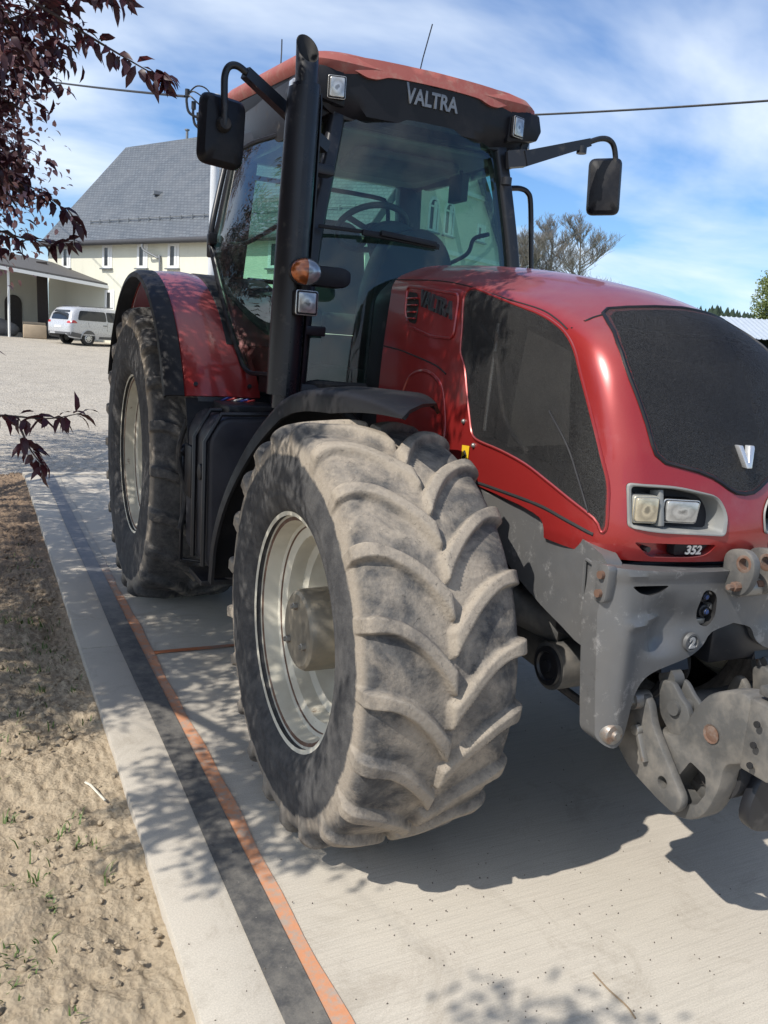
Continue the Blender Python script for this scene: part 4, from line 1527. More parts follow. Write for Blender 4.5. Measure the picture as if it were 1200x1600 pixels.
# side rails
for sx in (-1, 1):
    rail = [(.12, 1.372), (-.3, 1.378), (-.50, 1.376), (-.66, 1.350), (-.78, 1.325), (-.90, 1.285), (-.905, 1.15), (-.90, 1.02), (-.82, .985), (-.70, 1.01), (-.55, 1.045), (-.42, 1.09), (-.28, 1.16), (-.15, 1.235), (-.02, 1.30), (.12, 1.335)]
    rail = curve_pts(rail, 3, True)
    mb = MB()
    pt = patch(rail, lambda u, v: (sx * (.475 + .035 * smooth(-.55, -.9, np.float64(u)) if False else .475 + .03 * max(0, min(1, (-.5 - u) / .4))), u, v), .05)
    pv, pf = list(pt.v), list(pt.f)
    pt.add([(x - sx * .06, y, z) for x, y, z in pv], [q[::-1] for q in pf])
    lo = [(sx * (.475 + .03 * max(0, min(1, (-.5 - u) / .4))), u, v) for u, v in rail]
    lo2 = [lo[i] for i in range(len(lo))] + [lo[0]]
    pt.grid([lo2, [(x - sx * .06, y, z) for x, y, z in lo2]])
    rl = pt.build('side_rail', CAST, FR, angle=45, weld=2e-4)
    # bolted ear with two bolts, pocket
    mb = MB()
    mb.prism(round_poly([(-.945, 1.290), (-.890, 1.285), (-.888, 1.165), (-.940, 1.165)], .022, 5), lambda u, v, d: (sx * (.520 + d), u, v), -.02, .014)
    mb.build('bolted_ear', CAST, FR, bevel=.004)
    for x, y, z, r_ in ((.533, -.918, 1.255, .013), (.533, -.916, 1.195, .013), (.505, -.85, 1.17, .009)):
        MB().cyl((sx * x, y, z), (sx * (x + .014), y, z), r_, seg=12).build('ear_bolt', RUST, FR)
    po = round_poly([(-.875, 1.26), (-.80, 1.275), (-.81, 1.14), (-.875, 1.13)], .012, 3)
    MB().tube([(sx * .507, a, b) for a, b in po], .006, 6, closed=True).build('cast_pocket_edge', CAST, FR)
    # pivot pin at the foot of the column
    mb = MB()
    mb.lathe([(-.02, 0), (-.02, .018), (-.008, .022), (-.006, .046), (.004, .052), (.03, .054)], (sx * .455, col_y(.455, .74) - .018, .735), 24, axis='y')
    mb.v = [(sx * .455 + (x - sx * .455) * .72, y, .735 + (z - .735) * .72) for x, y, z in mb.v]
    mb.build('pivot_pin', STEEL, FR, recalc=False)
# round badge with its digit
mb = MB()
mb.lathe([(-.006, 0), (-.006, .022), (-.012, .024), (-.012, .031), (0, .033)], (-.178, cast_front(-.178, 1.022) + .0, 1.022), 28, axis='y')
bd = mb.build('round_boss', CAST, FR, recalc=False)
surf_text('cast_digit', '2', .05, .006, lambda a, b, c: (-.178 + a, cast_front(-.178, 1.022) - .010 - c, 1.005 + b), BADGE, bd, bold=.002)
# hydraulic couplers in the slot
mb = MB()
for x, z, r in ((-.128, 1.17, .022), (-.118, 1.118, .022)):
    mb.lathe([(-.03, 0), (-.03, r * .6), (-.02, r * .6), (-.02, r), (.04, r)], (x, -.94, z), 16, axis='y', mat=0)
    mb.lathe([(-.034, 0), (-.034, r * .45), (-.02, r * .45)], (x, -.94, z), 12, axis='y', mat=1)
    mb.box((x + .03, -.95, z + .012), (.03, .03, .02), 2, Matrix.Rotation(.5, 3, 'Y'))
mb.box((-.125, -.93, 1.195), (.05, .05, .02), 2)
mb.box((-.13, -.94, 1.083), (.045, .04, .022), 2)
mb.build('hydraulic_coupler', [BLACKMT, simple('blue_cap', (.02, .05, .16), .5), STEEL], FR, bevel=.002)
# top link bracket: two plates with rust round the holes
for i, x in enumerate((-.052, .052)):
    pl = round_poly([(-.985, 1.335), (-1.045, 1.345), (-1.082, 1.315), (-1.085, 1.27), (-1.070, 1.215), (-1.04, 1.185), (-.97, 1.195), (-.96, 1.31)], .025, 4)
    c = MB().prism(pl, lambda u, v, d: (x + d, u, v), -.015, .015)
    o = c.build('top_link_plate', LINK, FR, bevel=.004)
    kn = MB().cyl((x - .1, -1.042, 1.298), (x + .1, -1.042, 1.298), .019, seg=20).build('cutter', RUST)
    boolean_cut(o, [kn])
    mb = MB()
    mb.lathe([(-.0155, .019), (-.016, .027), (-.015, .029)], (x, -1.042, 1.298), 22)
    mb.build('rusty_hole_rim', RUST, o, recalc=False) if False else mb.build('hole_rim', RUST, FR, recalc=False)
    MB().lathe([(.014, .016), (-.012, .016), (-.014, .010), (-.034, .010), (-.034, 0)], (x - .028, -1.035, 1.222), 6).build('bracket_bolt', RUST, FR, angle=30)
mb = MB()
mb.cyl((-.06, -1.02, 1.21), (.07, -1.02, 1.21), .03, seg=16)
mb.tube(curve_pts([(.10, -1.09, 1.32), (.13, -1.10, 1.27), (.11, -1.09, 1.21), (.14, -1.08, 1.17), (.17, -1.05, 1.2)], 5), .022, 10)
mb.build('top_link_hook', STEEL, FR, angle=50)
# dark structure between the arms
mb = MB()
mb.box((0, -.70, 1.10), (.80, .30, .34))
mb.box((.12, -.86, 1.0), (.36, .20, .16))
mb.build('frame_core', BLACKMT, FR, bevel=.02)
strip_tube('hydraulic_hose', curve_pts([(-.32, -.45, .70), (-.15, -.60, .60), (.05, -.65, .68), (.15, -.62, .85), (.12, -.62, 1.0)], 6), .018, RUBBERB, FR)
strip_tube('hydraulic_hose', curve_pts([(-.10, -.82, 1.02), (-.04, -.85, .90), (.0, -.80, .80), (.10, -.6, .75)], 6), .014, RUBBERB, FR)

# ------------------------------------------------------------------ front linkage
LK = MB().tube([(-.40, -.84, .72), (.40, -.84, .72)], .04, 20).build('front_linkage', LINK, TR)
for sx in (-1, 1):
    def arm(name, poly, x0, x1, mat, parent, holes=(), bevel=.006):
        mb = MB().prism(poly, lambda u, v, d: (sx * d, u, v), x0, x1)
        o = mb.build(name, mat, parent, bevel=bevel, segs=2)
        cs = []
        for h in holes:
            if len(h) == 3:
                cs.append(MB().cyl((sx * -.1, h[0], h[1]), (sx * .8, h[0], h[1]), h[2], seg=24).build('cutter', mat))
            else:
                cs.append(MB().prism(h, lambda u, v, d: (sx * d, u, v), -.1, .8).build('cutter', mat))
        if cs:
            boolean_cut(o, cs)
        return o
    plate = round_poly([(-0.928, 0.845), (-0.97, 0.824), (-0.997, 0.755), (-1.075, 0.67), (-1.165, 0.575), (-1.14, 0.515), (-1.061, 0.527), (-0.923, 0.564), (-0.843, 0.628), (-0.891, 0.75), (-0.902, 0.808)], .03, 4)
    slot = round_poly([(-0.925, 0.734), (-0.946, 0.74), (-1.002, 0.633), (-0.984, 0.617)], .008, 3)
    A1 = arm('lower_arm_plate', plate, 0.283, 0.315, LINK, LK, [slot, (-1.071, 0.594, .020)])
    mb = MB()
    mb.bar((sx * 0.32, -0.939, 0.734), (sx * 0.32, -0.997, 0.628), .016, .03, up=(1, 0, 0))
    mb.cyl((sx * 0.309, -0.944, 0.718), (sx * 0.338, -0.944, 0.718), .018, seg=12)
    mb.build('slot_lever', STEEL, LK, bevel=.003)
    mb = MB()
    mb.tube([(sx * 0.278, -0.921, 0.814), (sx * 0.347, -0.921, 0.814)], .030, 20)
    mb.tube([(sx * 0.347, -0.921, 0.814), (sx * 0.358, -0.921, 0.814)], .018, 6)
    mb.tube([(sx * 0.315, -0.891, 0.819), (sx * 0.315, -0.886, 0.935)], [.013, .010], 10)
    mb.build('arm_pin', STEEL, LK)
    inner = [(x + .01, z + .004) for x, z in plate]
    arm('lower_arm_plate', inner, 0.145, 0.172, LINK, LK, [(-1.061, 0.598, .020)])
    # swinging hook head
    hook = curve_pts([(-0.923, 0.66), (-0.955, 0.718), (-1.029, 0.734), (-1.071, 0.76), (-1.103, 0.84), (-1.151, 0.92), (-1.225, 0.967), (-1.299, 0.978), (-1.336, 0.893), (-1.342, 0.798), (-1.299, 0.766), (-1.257, 0.734), (-1.246, 0.649), (-1.209, 0.549), (-1.145, 0.495), (-1.071, 0.485), (-0.997, 0.522), (-0.944, 0.575)], 4, True)
    hexh = round_poly([(-1.065, 0.565), (-1.13, 0.69), (-1.195, 0.672), (-1.205, 0.618), (-1.18, 0.568), (-1.12, 0.538)], .01, 3)
    A2 = arm('hook_arm', hook, 0.182, 0.272, LINK, LK, [hexh], bevel=.012)
    MB().lathe([(0, .0), (.004, .024), (0, .03)], (sx * 0.277, -1.193, 0.814), 14).build('rust_spot', RUST, A2, recalc=False)
    # end block with holes
    mb = MB()
    mb.box((sx * 0.182, -1.357, 0.872), (.19, .10, .22))
    mb.box((sx * 0.182, -1.357, 1.01), (.16, .08, .03))
    mb.cyl((sx * 0.182, -1.357, 1.01), (sx * 0.182, -1.357, 1.137), .025, seg=14)
    mb.build('hook_block', LINK, A2, bevel=.008)
    MB().cyl((sx * 0.182, -1.405, .88), (sx * 0.182, -1.43, .88), .05, seg=20).cyl((sx * 0.182, -1.43, .88), (sx * 0.182, -1.445, .88), .03, seg=6).build('block_pin', STEEL, A2, bevel=.003)
    for z in (0.798, 0.861, 0.925):
        mb = MB().cyl((sx * 0.294, -1.357, z), (sx * 0.3, -1.357, z), .010, seg=12)
        mb.build('block_hole', DARKIN, A2)
    # lift cylinder: black barrel, chrome rod, clevis
    mb = MB()
    mb.tube([(sx * 0.225, -0.743, 1.126), (sx * 0.219, -0.912, 0.946)], .045, 20)
    mb.box((sx * 0.219, -0.917, 0.935), (.12, .09, .06), 0, Matrix.Rotation(R(-20), 3, 'X'))
    cy = mb.build('lift_cylinder', BLACKMT, LK, bevel=0)
    MB().tube([(sx * 0.219, -0.933, 0.93), (sx * 0.217, -0.97, 0.877)], .022, 18).build('cylinder_rod', STEEL, cy)
    cl = curve_pts([(-0.949, 0.882), (-0.997, 0.898), (-1.039, 0.867), (-1.077, 0.84), (-1.103, 0.787), (-1.13, 0.734), (-1.103, 0.686), (-1.061, 0.702), (-1.018, 0.734), (-0.97, 0.776), (-0.955, 0.829)], 4, True)
    for x0, x1 in ((0.182, 0.201), (0.235, 0.259)):
        arm('cylinder_clevis', cl, x0, x1, LINK, LK, [], .005)
    mb = MB()
    mb.tube([(sx * 0.198, -0.96, 0.893), (sx * 0.241, -0.96, 0.893)], .036, 18)
    mb.tube([(sx * 0.182, -1.029, 0.824), (sx * 0.272, -1.029, 0.824)], .024, 16)
    mb.build('clevis_pin', LINK, LK)
# dark cross tube and pto guard between the hooks
mb = MB()
mb.tube([(-.20, -1.18, 0.67), (.20, -1.18, 0.67)], .085, 28)
mb.tube([(-.18, -1.092, 0.628), (.18, -1.092, 0.628)], .05, 20)
mb.build('cross_tube', RUBBERB, LK)
mb = MB()
mb.prism(curve_pts([(-.26, .58), (-.24, .68), (-.15, .77), (0, .80), (.15, .77), (.24, .68), (.26, .58), (.15, .53), (-.15, .53)], 4, True), lambda u, v, d: (u * .7, d, v - .02), -1.30, -1.26)
mb.build('cross_plate', BLACKMT, LK, bevel=.006)


# ------------------------------------------------------------------ setting: ground
def gz(x, y):
    up = .0325 * max(0.0, min(y - 8.6, 70.0))
    rt = .05 * max(0.0, min(x - 10.0, 80.0)) * ramp01(6, 24, y)
    return -.035 + up + rt


def mat_concrete(name, lines=True, tone=1.0):
    t = NT(name)
    v = t.coord()
    c = t.mix(t.noise(2.2, 6, .65, v), tuple(tone * k for k in (.44, .40, .335)), tuple(tone * k for k in (.57, .525, .45)))
    c = t.mix(t.ramp(t.noise(.7, 4, .6, v), [(.35, 0.0), (.7, .55)]), c, tuple(tone * k for k in (.46, .41, .35)))
    c = t.mix(t.ramp(t.noise(190, 3, .6, v), [(.35, .35), (.65, 0.0)]), c, tuple(tone * k for k in (.22, .205, .18)))
    # dark specks, worn pits
    sp = t.vor(24, v)
    c = t.mix(t.math('MULTIPLY', t.ramp(sp, [(.02, .8), (.045, 0.0)]), t.ramp(t.noise(3.1, 4, .6, v), [(.48, 0.0), (.62, 1.0)])), c, (.13, .115, .10))
    st = t.ramp(t.noise(2.4, 9, .8, v, .8), [(.52, 0.0), (.70, .55)])
    c = t.mix(st, c, (.25, .215, .17))
    t.set(Base_Color=c, Roughness=.9, Specular_IOR_Level=.2)
    h = t.math('MULTIPLY', t.noise(130, 4, .7, v), .5)
    if lines:
        br = t.noise(1.0, 3, .6, t.coord('Object', (3.5, 130, 1), (0, 0, R(5))))
        h = t.math('ADD', h, br)
        br2 = t.ramp(br, [(.35, .22), (.55, 0.0)])
        c2 = t.mix(br2, c, (.24, .22, .19))
        t.set(Base_Color=c2)
    t.bump(h, .35, .004)
    return t.mat


def mat_ground():
    t = NT('yard_gravel_and_meadow')
    v = t.coord()
    x, y, z = t.sep(v)
    g = t.mix(t.noise(.35, 6, .7, v), (.39, .34, .27), (.51, .455, .37))
    g = t.mix(t.ramp(t.noise(1.1, 7, .75, v), [(.45, 0.0), (.7, .6)]), g, (.26, .235, .20))
    peb = t.vor(16, v, out='Color')
    g = t.mix(.35, g, t.mix(t.sep(peb)[0], (.16, .15, .14), (.46, .44, .41)))
    gr = t.mix(t.noise(.25, 6, .7, v), (.07, .11, .03), (.14, .19, .06))
    gr = t.mix(t.noise(9, 4, .6, v), gr, (.09, .14, .03))
    m = t.math('ADD', t.math('MULTIPLY', t.math('SUBTRACT', x, 22.0), .3), t.math('MULTIPLY', t.noise(.15, 3, .5, v), 2.0))
    far = t.math('MULTIPLY', t.math('SUBTRACT', y, 62.0), .2)
    m = t.math('MAXIMUM', m, far, True)
    t.set(Base_Color=t.mix(m, g, gr), Roughness=.95, Specular_IOR_Level=.15)
    h = t.math('ADD', t.math('MULTIPLY', t.vor(22, v), .8), t.noise(3, 6, .7, v))
    t.bump(h, .7, .03)
    return t.mat


def mat_soil():
    t = NT('dry_crumbly_soil')
    v = t.coord()
    c = t.mix(t.noise(3, 6, .7, v), (.34, .275, .19), (.54, .45, .33))
    c = t.mix(t.ramp(t.noise(20, 5, .7, v), [(.35, .4), (.7, 0.0)]), c, (.24, .18, .12))
    c = t.mix(t.ramp(t.vor(34, v), [(.1, .5), (.5, 0.0)]), c, (.50, .41, .29))
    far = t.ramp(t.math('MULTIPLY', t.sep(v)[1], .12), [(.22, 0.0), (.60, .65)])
    c = t.mix(far, c, (.15, .09, .06))  # far soil turned dark red-brown: the trees' shade put into the colour
    t.set(Base_Color=c, Roughness=.97, Specular_IOR_Level=.1)
    t.bump(t.math('ADD', t.noise(75, 7, .8, v), t.math('MULTIPLY', t.vor(60, v), .8)), .7, .013)
    return t.mat


xs = sorted(set([-260, -160, -100, -60, -40, -30, -22, -16, -12] + list(np.arange(-9, 30, 1.5)) + list(np.arange(30, 90, 5)) + [100, 130, 170, 230, 320, 420]))
ys = sorted(set([-120, -60, -30, -16, -10] + list(np.arange(-7, 60, 1.5)) + list(np.arange(60, 130, 6)) + [140, 180, 240, 320, 420, 520]))


def ground_z(x, y):
    z = gz(x, y)
    if -6.0 < x < 9.0 and y < 8.2:
        z = -.16
    return z


GR = MB().grid([[(x, y, ground_z(x, y)) for x in xs] for y in ys]).build('ground', mat_ground(), weld=0, angle=180)
tag(GR, kind='structure')

CONC = mat_concrete('broomed_concrete')
CONCK = mat_concrete('smooth_kerb_concrete', False, 1.02)
YJ = 1.93
mb = MB()
mb.box(((-1.398 + 8.5) / 2, (YJ - .006 - 7) / 2, -.07), (8.5 + 1.398, YJ - .006 + 7, .14))
mb.box(((-1.398 + 8.5) / 2, (YJ + .006 + 8.27) / 2, -.07), (8.5 + 1.398, 8.27 - YJ - .006, .14))
SL = mb.build('concrete_slab', CONC, bevel=.004)
tag(SL, kind='structure')
mb = MB()
for y0, y1 in ((-7.0, -1.95), (-1.945, 2.10), (2.106, 6.2), (6.206, 8.27)):
    mb.box(((-1.735 - 1.398) / 2, (y0 + y1) / 2, -.08), (.337, y1 - y0, .17))
KB = mb.build('kerb', CONCK, bevel=.006)
tag(KB, kind='structure')
mb = MB()
mb.box((3.4, 8.36, -.06), (10.3, .16, .14))
KB2 = mb.build('slab_end_kerb', CONCK, bevel=.006)
tag(KB2, kind='structure')


def mat_strip():
    t = NT('dark_sealing_strip')
    v = t.coord()
    y = t.sep(v)[1]
    c = t.mix(t.noise(30, 5, .7, v), (.048, .048, .048), (.095, .093, .092))
    c = t.mix(t.ramp(t.noise(6, 8, .8, v), [(.42, 0.0), (.62, .8)]), c, (.20, .185, .16))
    c = t.mix(t.ramp(t.vor(38, v), [(.05, .8), (.09, 0.0)]), c, (.30, .28, .25))
    far = t.ramp(t.math('MULTIPLY', y, .1), [(.24, 0.0), (.36, .62)])
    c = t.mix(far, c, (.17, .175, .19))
    t.set(Base_Color=c, Roughness=.6)
    t.bump(t.noise(90, 4), .3, .003)
    return t.mat


def mat_orange():
    t = NT('worn_orange_paint')
    v = t.coord()
    y = t.sep(v)[1]
    conc = t.mix(t.noise(5, 5, .6, v), (.28, .26, .225), (.38, .355, .31))
    o = t.mix(t.noise(24, 5, .7, v), (.50, .21, .10), (.60, .29, .16))
    wear = t.ramp(t.noise(14, 8, .82, v), [(.46, 0.0), (.60, 1.0)])
    o = t.mix(t.math('MULTIPLY', wear, .8), o, conc)
    o = t.mix(t.ramp(t.vor(16, v), [(.05, .9), (.09, 0.0)]), o, (.12, .09, .07))
    k = t.math('ADD', t.math('MULTIPLY', t.math('SUBTRACT', y, 2.9), .9), t.math('MULTIPLY', t.math('SUBTRACT', t.noise(7, 6, .7, v), .5), 1.6), True)
    t.set(Base_Color=t.mix(k, o, conc), Roughness=.85)
    t.bump(t.noise(120, 4), .2, .003)
    return t.mat


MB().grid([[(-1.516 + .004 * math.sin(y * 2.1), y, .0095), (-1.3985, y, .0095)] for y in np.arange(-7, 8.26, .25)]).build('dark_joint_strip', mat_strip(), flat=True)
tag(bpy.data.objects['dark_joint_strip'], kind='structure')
OR = mat_orange()
MB().grid([[(-1.396, y, .0045), (-1.338 + .006 * math.sin(y * 3.3) + .004 * math.sin(y * 11), y, .0045)] for y in np.arange(-7, 8.26, .12)]).build('orange_line_marking', OR, flat=True)
tag(bpy.data.objects['orange_line_marking'], kind='structure')


def mat_cross():
    t = NT('faded_orange_cross_mark')
    v = t.coord()
    x = t.sep(v)[0]
    o = t.mix(t.noise(24, 5, .7, v), (.42, .13, .05), (.52, .19, .08))
    conc = t.mix(t.noise(5, 5, .6, v), (.26, .24, .21), (.36, .33, .29))
    k = t.math('ADD', t.math('MULTIPLY', t.math('ADD', x, 1.10), 2.2), t.math('MULTIPLY', t.math('SUBTRACT', t.noise(9, 6, .7, v), .5), 1.8), True)
    t.set(Base_Color=t.mix(k, o, conc), Roughness=.9)
    return t.mat


MB().grid([[(x, YJ - .022 + .004 * math.sin(x * 14), .0045), (x, YJ + .024 + .004 * math.sin(x * 9), .0045)] for x in np.arange(-1.337, -.3, .08)]).build('orange_cross_marking', mat_cross(), flat=True)
tag(bpy.data.objects['orange_cross_marking'], kind='structure')

# soil strip beside the kerb, lumpy
nx, ny = 210, 760
X = np.linspace(-6.2, -1.728, nx)
# denser toward the kerb
X = -1.728 - (np.linspace(1, 0, nx) ** 2.0) * 4.5
Y = np.linspace(-4.5, 8.6, ny)
XX, YY = np.meshgrid(X, Y)


def vnoise(x, y, s, seed):
    r = np.random.default_rng(seed)
    T = r.random((257, 257))
    u, v = x * s % 256, y * s % 256
    i, j = np.floor(u).astype(int), np.floor(v).astype(int)
    a, b = u - i, v - j
    a, b = a * a * (3 - 2 * a), b * b * (3 - 2 * b)
    return (T[i, j] * (1 - a) + T[i + 1, j] * a) * (1 - b) + (T[i, j + 1] * (1 - a) + T[i + 1, j + 1] * a) * b


ZZ = -.055 + .05 * (vnoise(XX, YY, 1.3, 1) - .5) + .045 * (vnoise(XX, YY, 6, 2) - .5) + .030 * np.abs(vnoise(XX, YY, 14, 3) - .5) + .030 * np.abs(vnoise(XX, YY, 27, 4) - .5) + .022 * (vnoise(XX, YY, 48, 6) - .5)
edge = np.clip((-1.735 - XX) / .12, 0, 1)
ZZ = ZZ * (.4 + .6 * edge) - .02 * (1 - edge)
ii = np.arange(ny - 1)[:, None]
jj = np.arange(nx - 1)[None]
F = np.stack([ii * nx + jj, ii * nx + jj + 1, (ii + 1) * nx + jj + 1, (ii + 1) * nx + jj], -1).reshape(-1, 4)
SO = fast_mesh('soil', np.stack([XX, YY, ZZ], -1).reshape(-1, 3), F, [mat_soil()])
tag(SO, kind='structure')

# loose clods and bits of stone on the soil
CL = MB()
rr = random.Random(5)
for k in range(1100):
    y = rr.uniform(-1.6, 5.5)
    x = -1.76 - abs(rr.gauss(0, .42))
    s = rr.uniform(.004, .013) * (1 if rr.random() < .9 else 1.7)
    M = [rr.uniform(.6, 1.2) for _ in range(3)]
    z = -.045 + s * .3
    k0 = len(CL.v)
    CL.sphere((x, y, z), s, 0, 7, 5, (M[0], M[1], M[2] * .8))
    for i in range(k0, len(CL.v)):
        v_ = CL.v[i]
        h_ = math.sin(v_[0] * 431 + v_[1] * 297 + v_[2] * 533) * .22 * s
        CL.v[i] = (v_[0] + h_, v_[1] - h_ * .7, v_[2] + h_ * .6)
tag(CL.build('soil_clods', bpy.data.materials['dry_crumbly_soil'], weld=0, angle=70), kind='stuff')

# grass tufts on the soil
GT = MB()
for cx, cy, n, sp in [(-2.25 + .5 * rr.random() ** 1.3, rr.uniform(-.9, 2.2), rr.randint(5, 14), .018) for _ in range(26)] + list(((-2.12, 2.75, 260, .16), (-2.05, 2.2, 120, .14), (-2.21, -.38, 90, .06), (-2.0, 1.2, 14, .10), (-2.15, -.72, 16, .08), (-1.95, 4.2, 60, .2), (-2.06, .1, 10, .07))):
    for k in range(n):
        x, y = rr.gauss(cx, sp), rr.gauss(cy, sp)
        if x > -1.77:
            continue
        h, a, w = rr.uniform(.015, .040), rr.uniform(0, 6.28), rr.uniform(.002, .0045)
        dx, dy = math.cos(a), math.sin(a)
        b = rr.uniform(.6, 1.6) * h
        GT.add([(x - dy * w, y + dx * w, -.06), (x + dy * w, y - dx * w, -.06), (x + dx * b * .4 + dy * w * .8, y + dy * b * .4 - dx * w * .8, -.05 + h * .7), (x + dx * b * .4 - dy * w * .8, y + dy * b * .4 + dx * w * .8, -.05 + h * .7), (x + dx * b, y + dy * b, -.05 + h)], [(0, 1, 2, 3), (3, 2, 4)])
GRASS = simple('grass_blade', (.07, .12, .02), .6, var=.4, vscale=30)
tag(GT.build('grass_tufts', GRASS, weld=0, recalc=False), kind='stuff')

# small litter on the concrete: crumbs, dry leaf bits
LI = MB()
for k in range(230):
    x, y = rr.gauss(-.75, .45), rr.gauss(-.95, .35)
    if rr.random() < .3:
        x, y = rr.uniform(-1.7, .9), rr.uniform(-1.8, 1.4)
    if x < -1.72:
        continue
    s = rr.uniform(.0012, .0030)
    a = rr.uniform(0, 6.28)
    c_, s_ = math.cos(a) * s, math.sin(a) * s
    zt = .004 + s * .5
    zb = .0055 if x < -1.3 else .0008
    if -1.53 < x < -1.39:
        zb = .010
    LI.add([(x + c_ * 1.6, y + s_ * 1.6, zb), (x - s_, y + c_, zb), (x - c_ * 1.3, y - s_ * 1.3, zb), (x + s_, y - c_, zb), (x, y, zb + zt)], [(0, 1, 4), (1, 2, 4), (2, 3, 4), (3, 0, 4)])
tag(LI.build('concrete_crumbs', simple('dark_crumb', (.10, .085, .07), .9, var=.4, vscale=50), weld=0), kind='stuff')

TW = simple('dry_twig_bark', (.22, .16, .10), .9, var=.3, vscale=40)
o = MB().tube(curve_pts([(-.552, -1.125, .007), (-.556, -1.20, .010), (-.545, -1.27, .006), (-.552, -1.315, .005)], 5), .0028, 6).build('dry_twig', TW)
tag(o, 'thin dry curved twig lying on the sunlit concrete near the camera', 'twig')
o = MB().tube(curve_pts([(-1.878, .60, -.025), (-1.862, .545, -.012), (-1.845, .50, -.018), (-1.82, .425, -.022)], 5), .005, 6).build('straw_stalk', simple('bleached_straw', (.62, .58, .48), .8))
tag(o, 'pale bleached straw stalk lying on the bare soil beside the kerb', 'straw')


# ------------------------------------------------------------------ house
HE0 = Vector((1.45, 47.0, 0))
HE = Vector((.433, -.9014, 0))
HN = Vector((.9014, .433, 0))


def hp(s, o, z):
    q = HE0 + HE * s + HN * o
    return (q.x, q.y, z)


def mat_render_wall(name, a, b):
    t = NT(name)
    v = t.coord()
    c = t.mix(t.noise(.6, 5, .65, v), a, b)
    z = t.sep(v)[2]
    sm = t.ramp(t.noise(2.5, 7, .7, t.coord('Object', (1, 1, .25))), [(.52, 0.0), (.8, .35)])
    c = t.mix(sm, c, tuple(k * .72 for k in a))
    t.set(Base_Color=c, Roughness=.92, Specular_IOR_Level=.2)
    t.bump(t.noise(60, 4), .2, .004)
    return t.mat


def mat_slate():
    t = NT('grey_slate_roof')
    v = t.coord()
    n = t.node('ShaderNodeTexBrick')
    # rows run level along the roof: row height from z, course from the horizontal run
    x, y, z = t.sep(v)
    run = t.math('ADD', t.math('MULTIPLY', x, HE.x), t.math('MULTIPLY', y, HE.y))
    slant = t.math('MULTIPLY', z, 1.32)
    cmb = t.node('ShaderNodeCombineXYZ')
    # slates are laid on a slight diagonal
    t.put(cmb.inputs[0], t.math('ADD', run, t.math('MULTIPLY', slant, .18)))
    t.put(cmb.inputs[1], t.math('ADD', slant, t.math('MULTIPLY', run, .10)))
    t.put(n.inputs['Vector'], cmb.outputs[0])
    t.put(n.inputs['Color1'], (.085, .098, .112))
    t.put(n.inputs['Color2'], (.128, .143, .158))
    t.put(n.inputs['Mortar'], (.042, .048, .056))
    n.inputs['Scale'].default_value = 1.0
    n.inputs['Mortar Size'].default_value = .022
    n.inputs['Brick Width'].default_value = .27
    n.inputs['Row Height'].default_value = .19
    n.inputs['Bias'].default_value = -.1
    c = t.mix(t.ramp(t.noise(.8, 5, .7, v), [(.35, 0.0), (.75, .5)]), n.outputs['Color'], (.15, .155, .16))
    t.set(Base_Color=c, Roughness=.5)
    t.bump(n.outputs['Fac'], -.5, .03)
    return t.mat


WALLM = mat_render_wall('cream_render', (.60, .585, .48), (.68, .665, .565))
SLATE = mat_slate()
BROWND = simple('dark_verge_wood', (.045, .045, .05), .7)
WHITEF = simple('white_window_frame', (.72, .72, .70), .5, var=.06)
PANE = mat_glass('window_pane', (.05, .06, .06), 1.4)
DPANE = simple('dark_room', (.03, .032, .035), .15, var=.3)
ZINC = simple('zinc_gutter', (.20, .21, .22), .5, .4, var=.15)

H = empty('house', hp(0, 0, gz(1.45, 47)))
tag(H, 'cream rendered house with a steep grey slate roof and white framed windows behind the tractor', 'house')


def loc(H, mb):
    l = H.location
    mb.v = [(x - l.x, y - l.y, z - l.z) for x, y, z in mb.v]
    return mb


SEND = 22.35
mb = MB()
zb, ze, zr, dp_ = -.5, 6.25, 12.0, 10.0
mb.add([hp(0, 0, zb), hp(SEND, 0, zb), hp(SEND, 0, ze), hp(0, 0, ze), hp(0, dp_, zb), hp(SEND, dp_, zb), hp(SEND, dp_, ze), hp(0, dp_, ze), hp(0, 5, zr - .15), hp(SEND, 5, zr - .15)],
       [(0, 1, 2, 3), (5, 4, 7, 6), (4, 0, 3, 8, 7), (1, 5, 6, 9, 2)])
HW = loc(H, mb).build('wall', WALLM, H)
mb = MB()
for a, b in ((-.35, 5), (dp_ + .35, 5)):
    z0 = ze - .28 * 1
    mb.add([hp(-.3, a, z0 + .02), hp(SEND + .3, a, z0 + .02), hp(SEND + .3, b, zr), hp(-.3, b, zr), hp(-.3, a, z0 - .12), hp(SEND + .3, a, z0 - .12), hp(SEND + .3, b, zr - .14), hp(-.3, b, zr - .14)],
           [(0, 1, 2, 3), (7, 6, 5, 4), (0, 4, 5, 1), (0, 3, 7, 4), (1, 5, 6, 2)])
HR = loc(H, mb).build('roof', SLATE, H)
for a, b in ((-.35, 5), (dp_ + .35, 5)):
    MBv = MB()
    MBv.bar(hp(SEND + .31, a, ze - .34), hp(SEND + .31, b, zr - .08), .05, .30, up=(0, 0, 1))
    loc(H, MBv).build('verge_board', BROWND, HR)
mb = MB()
mb.tube([hp(-.3, -.44, ze - .34), hp(SEND + .3, -.44, ze - .34)], .13, 10)
for k in range(26):
    pass
loc(H, mb).build('gutter', BROWND, HR)
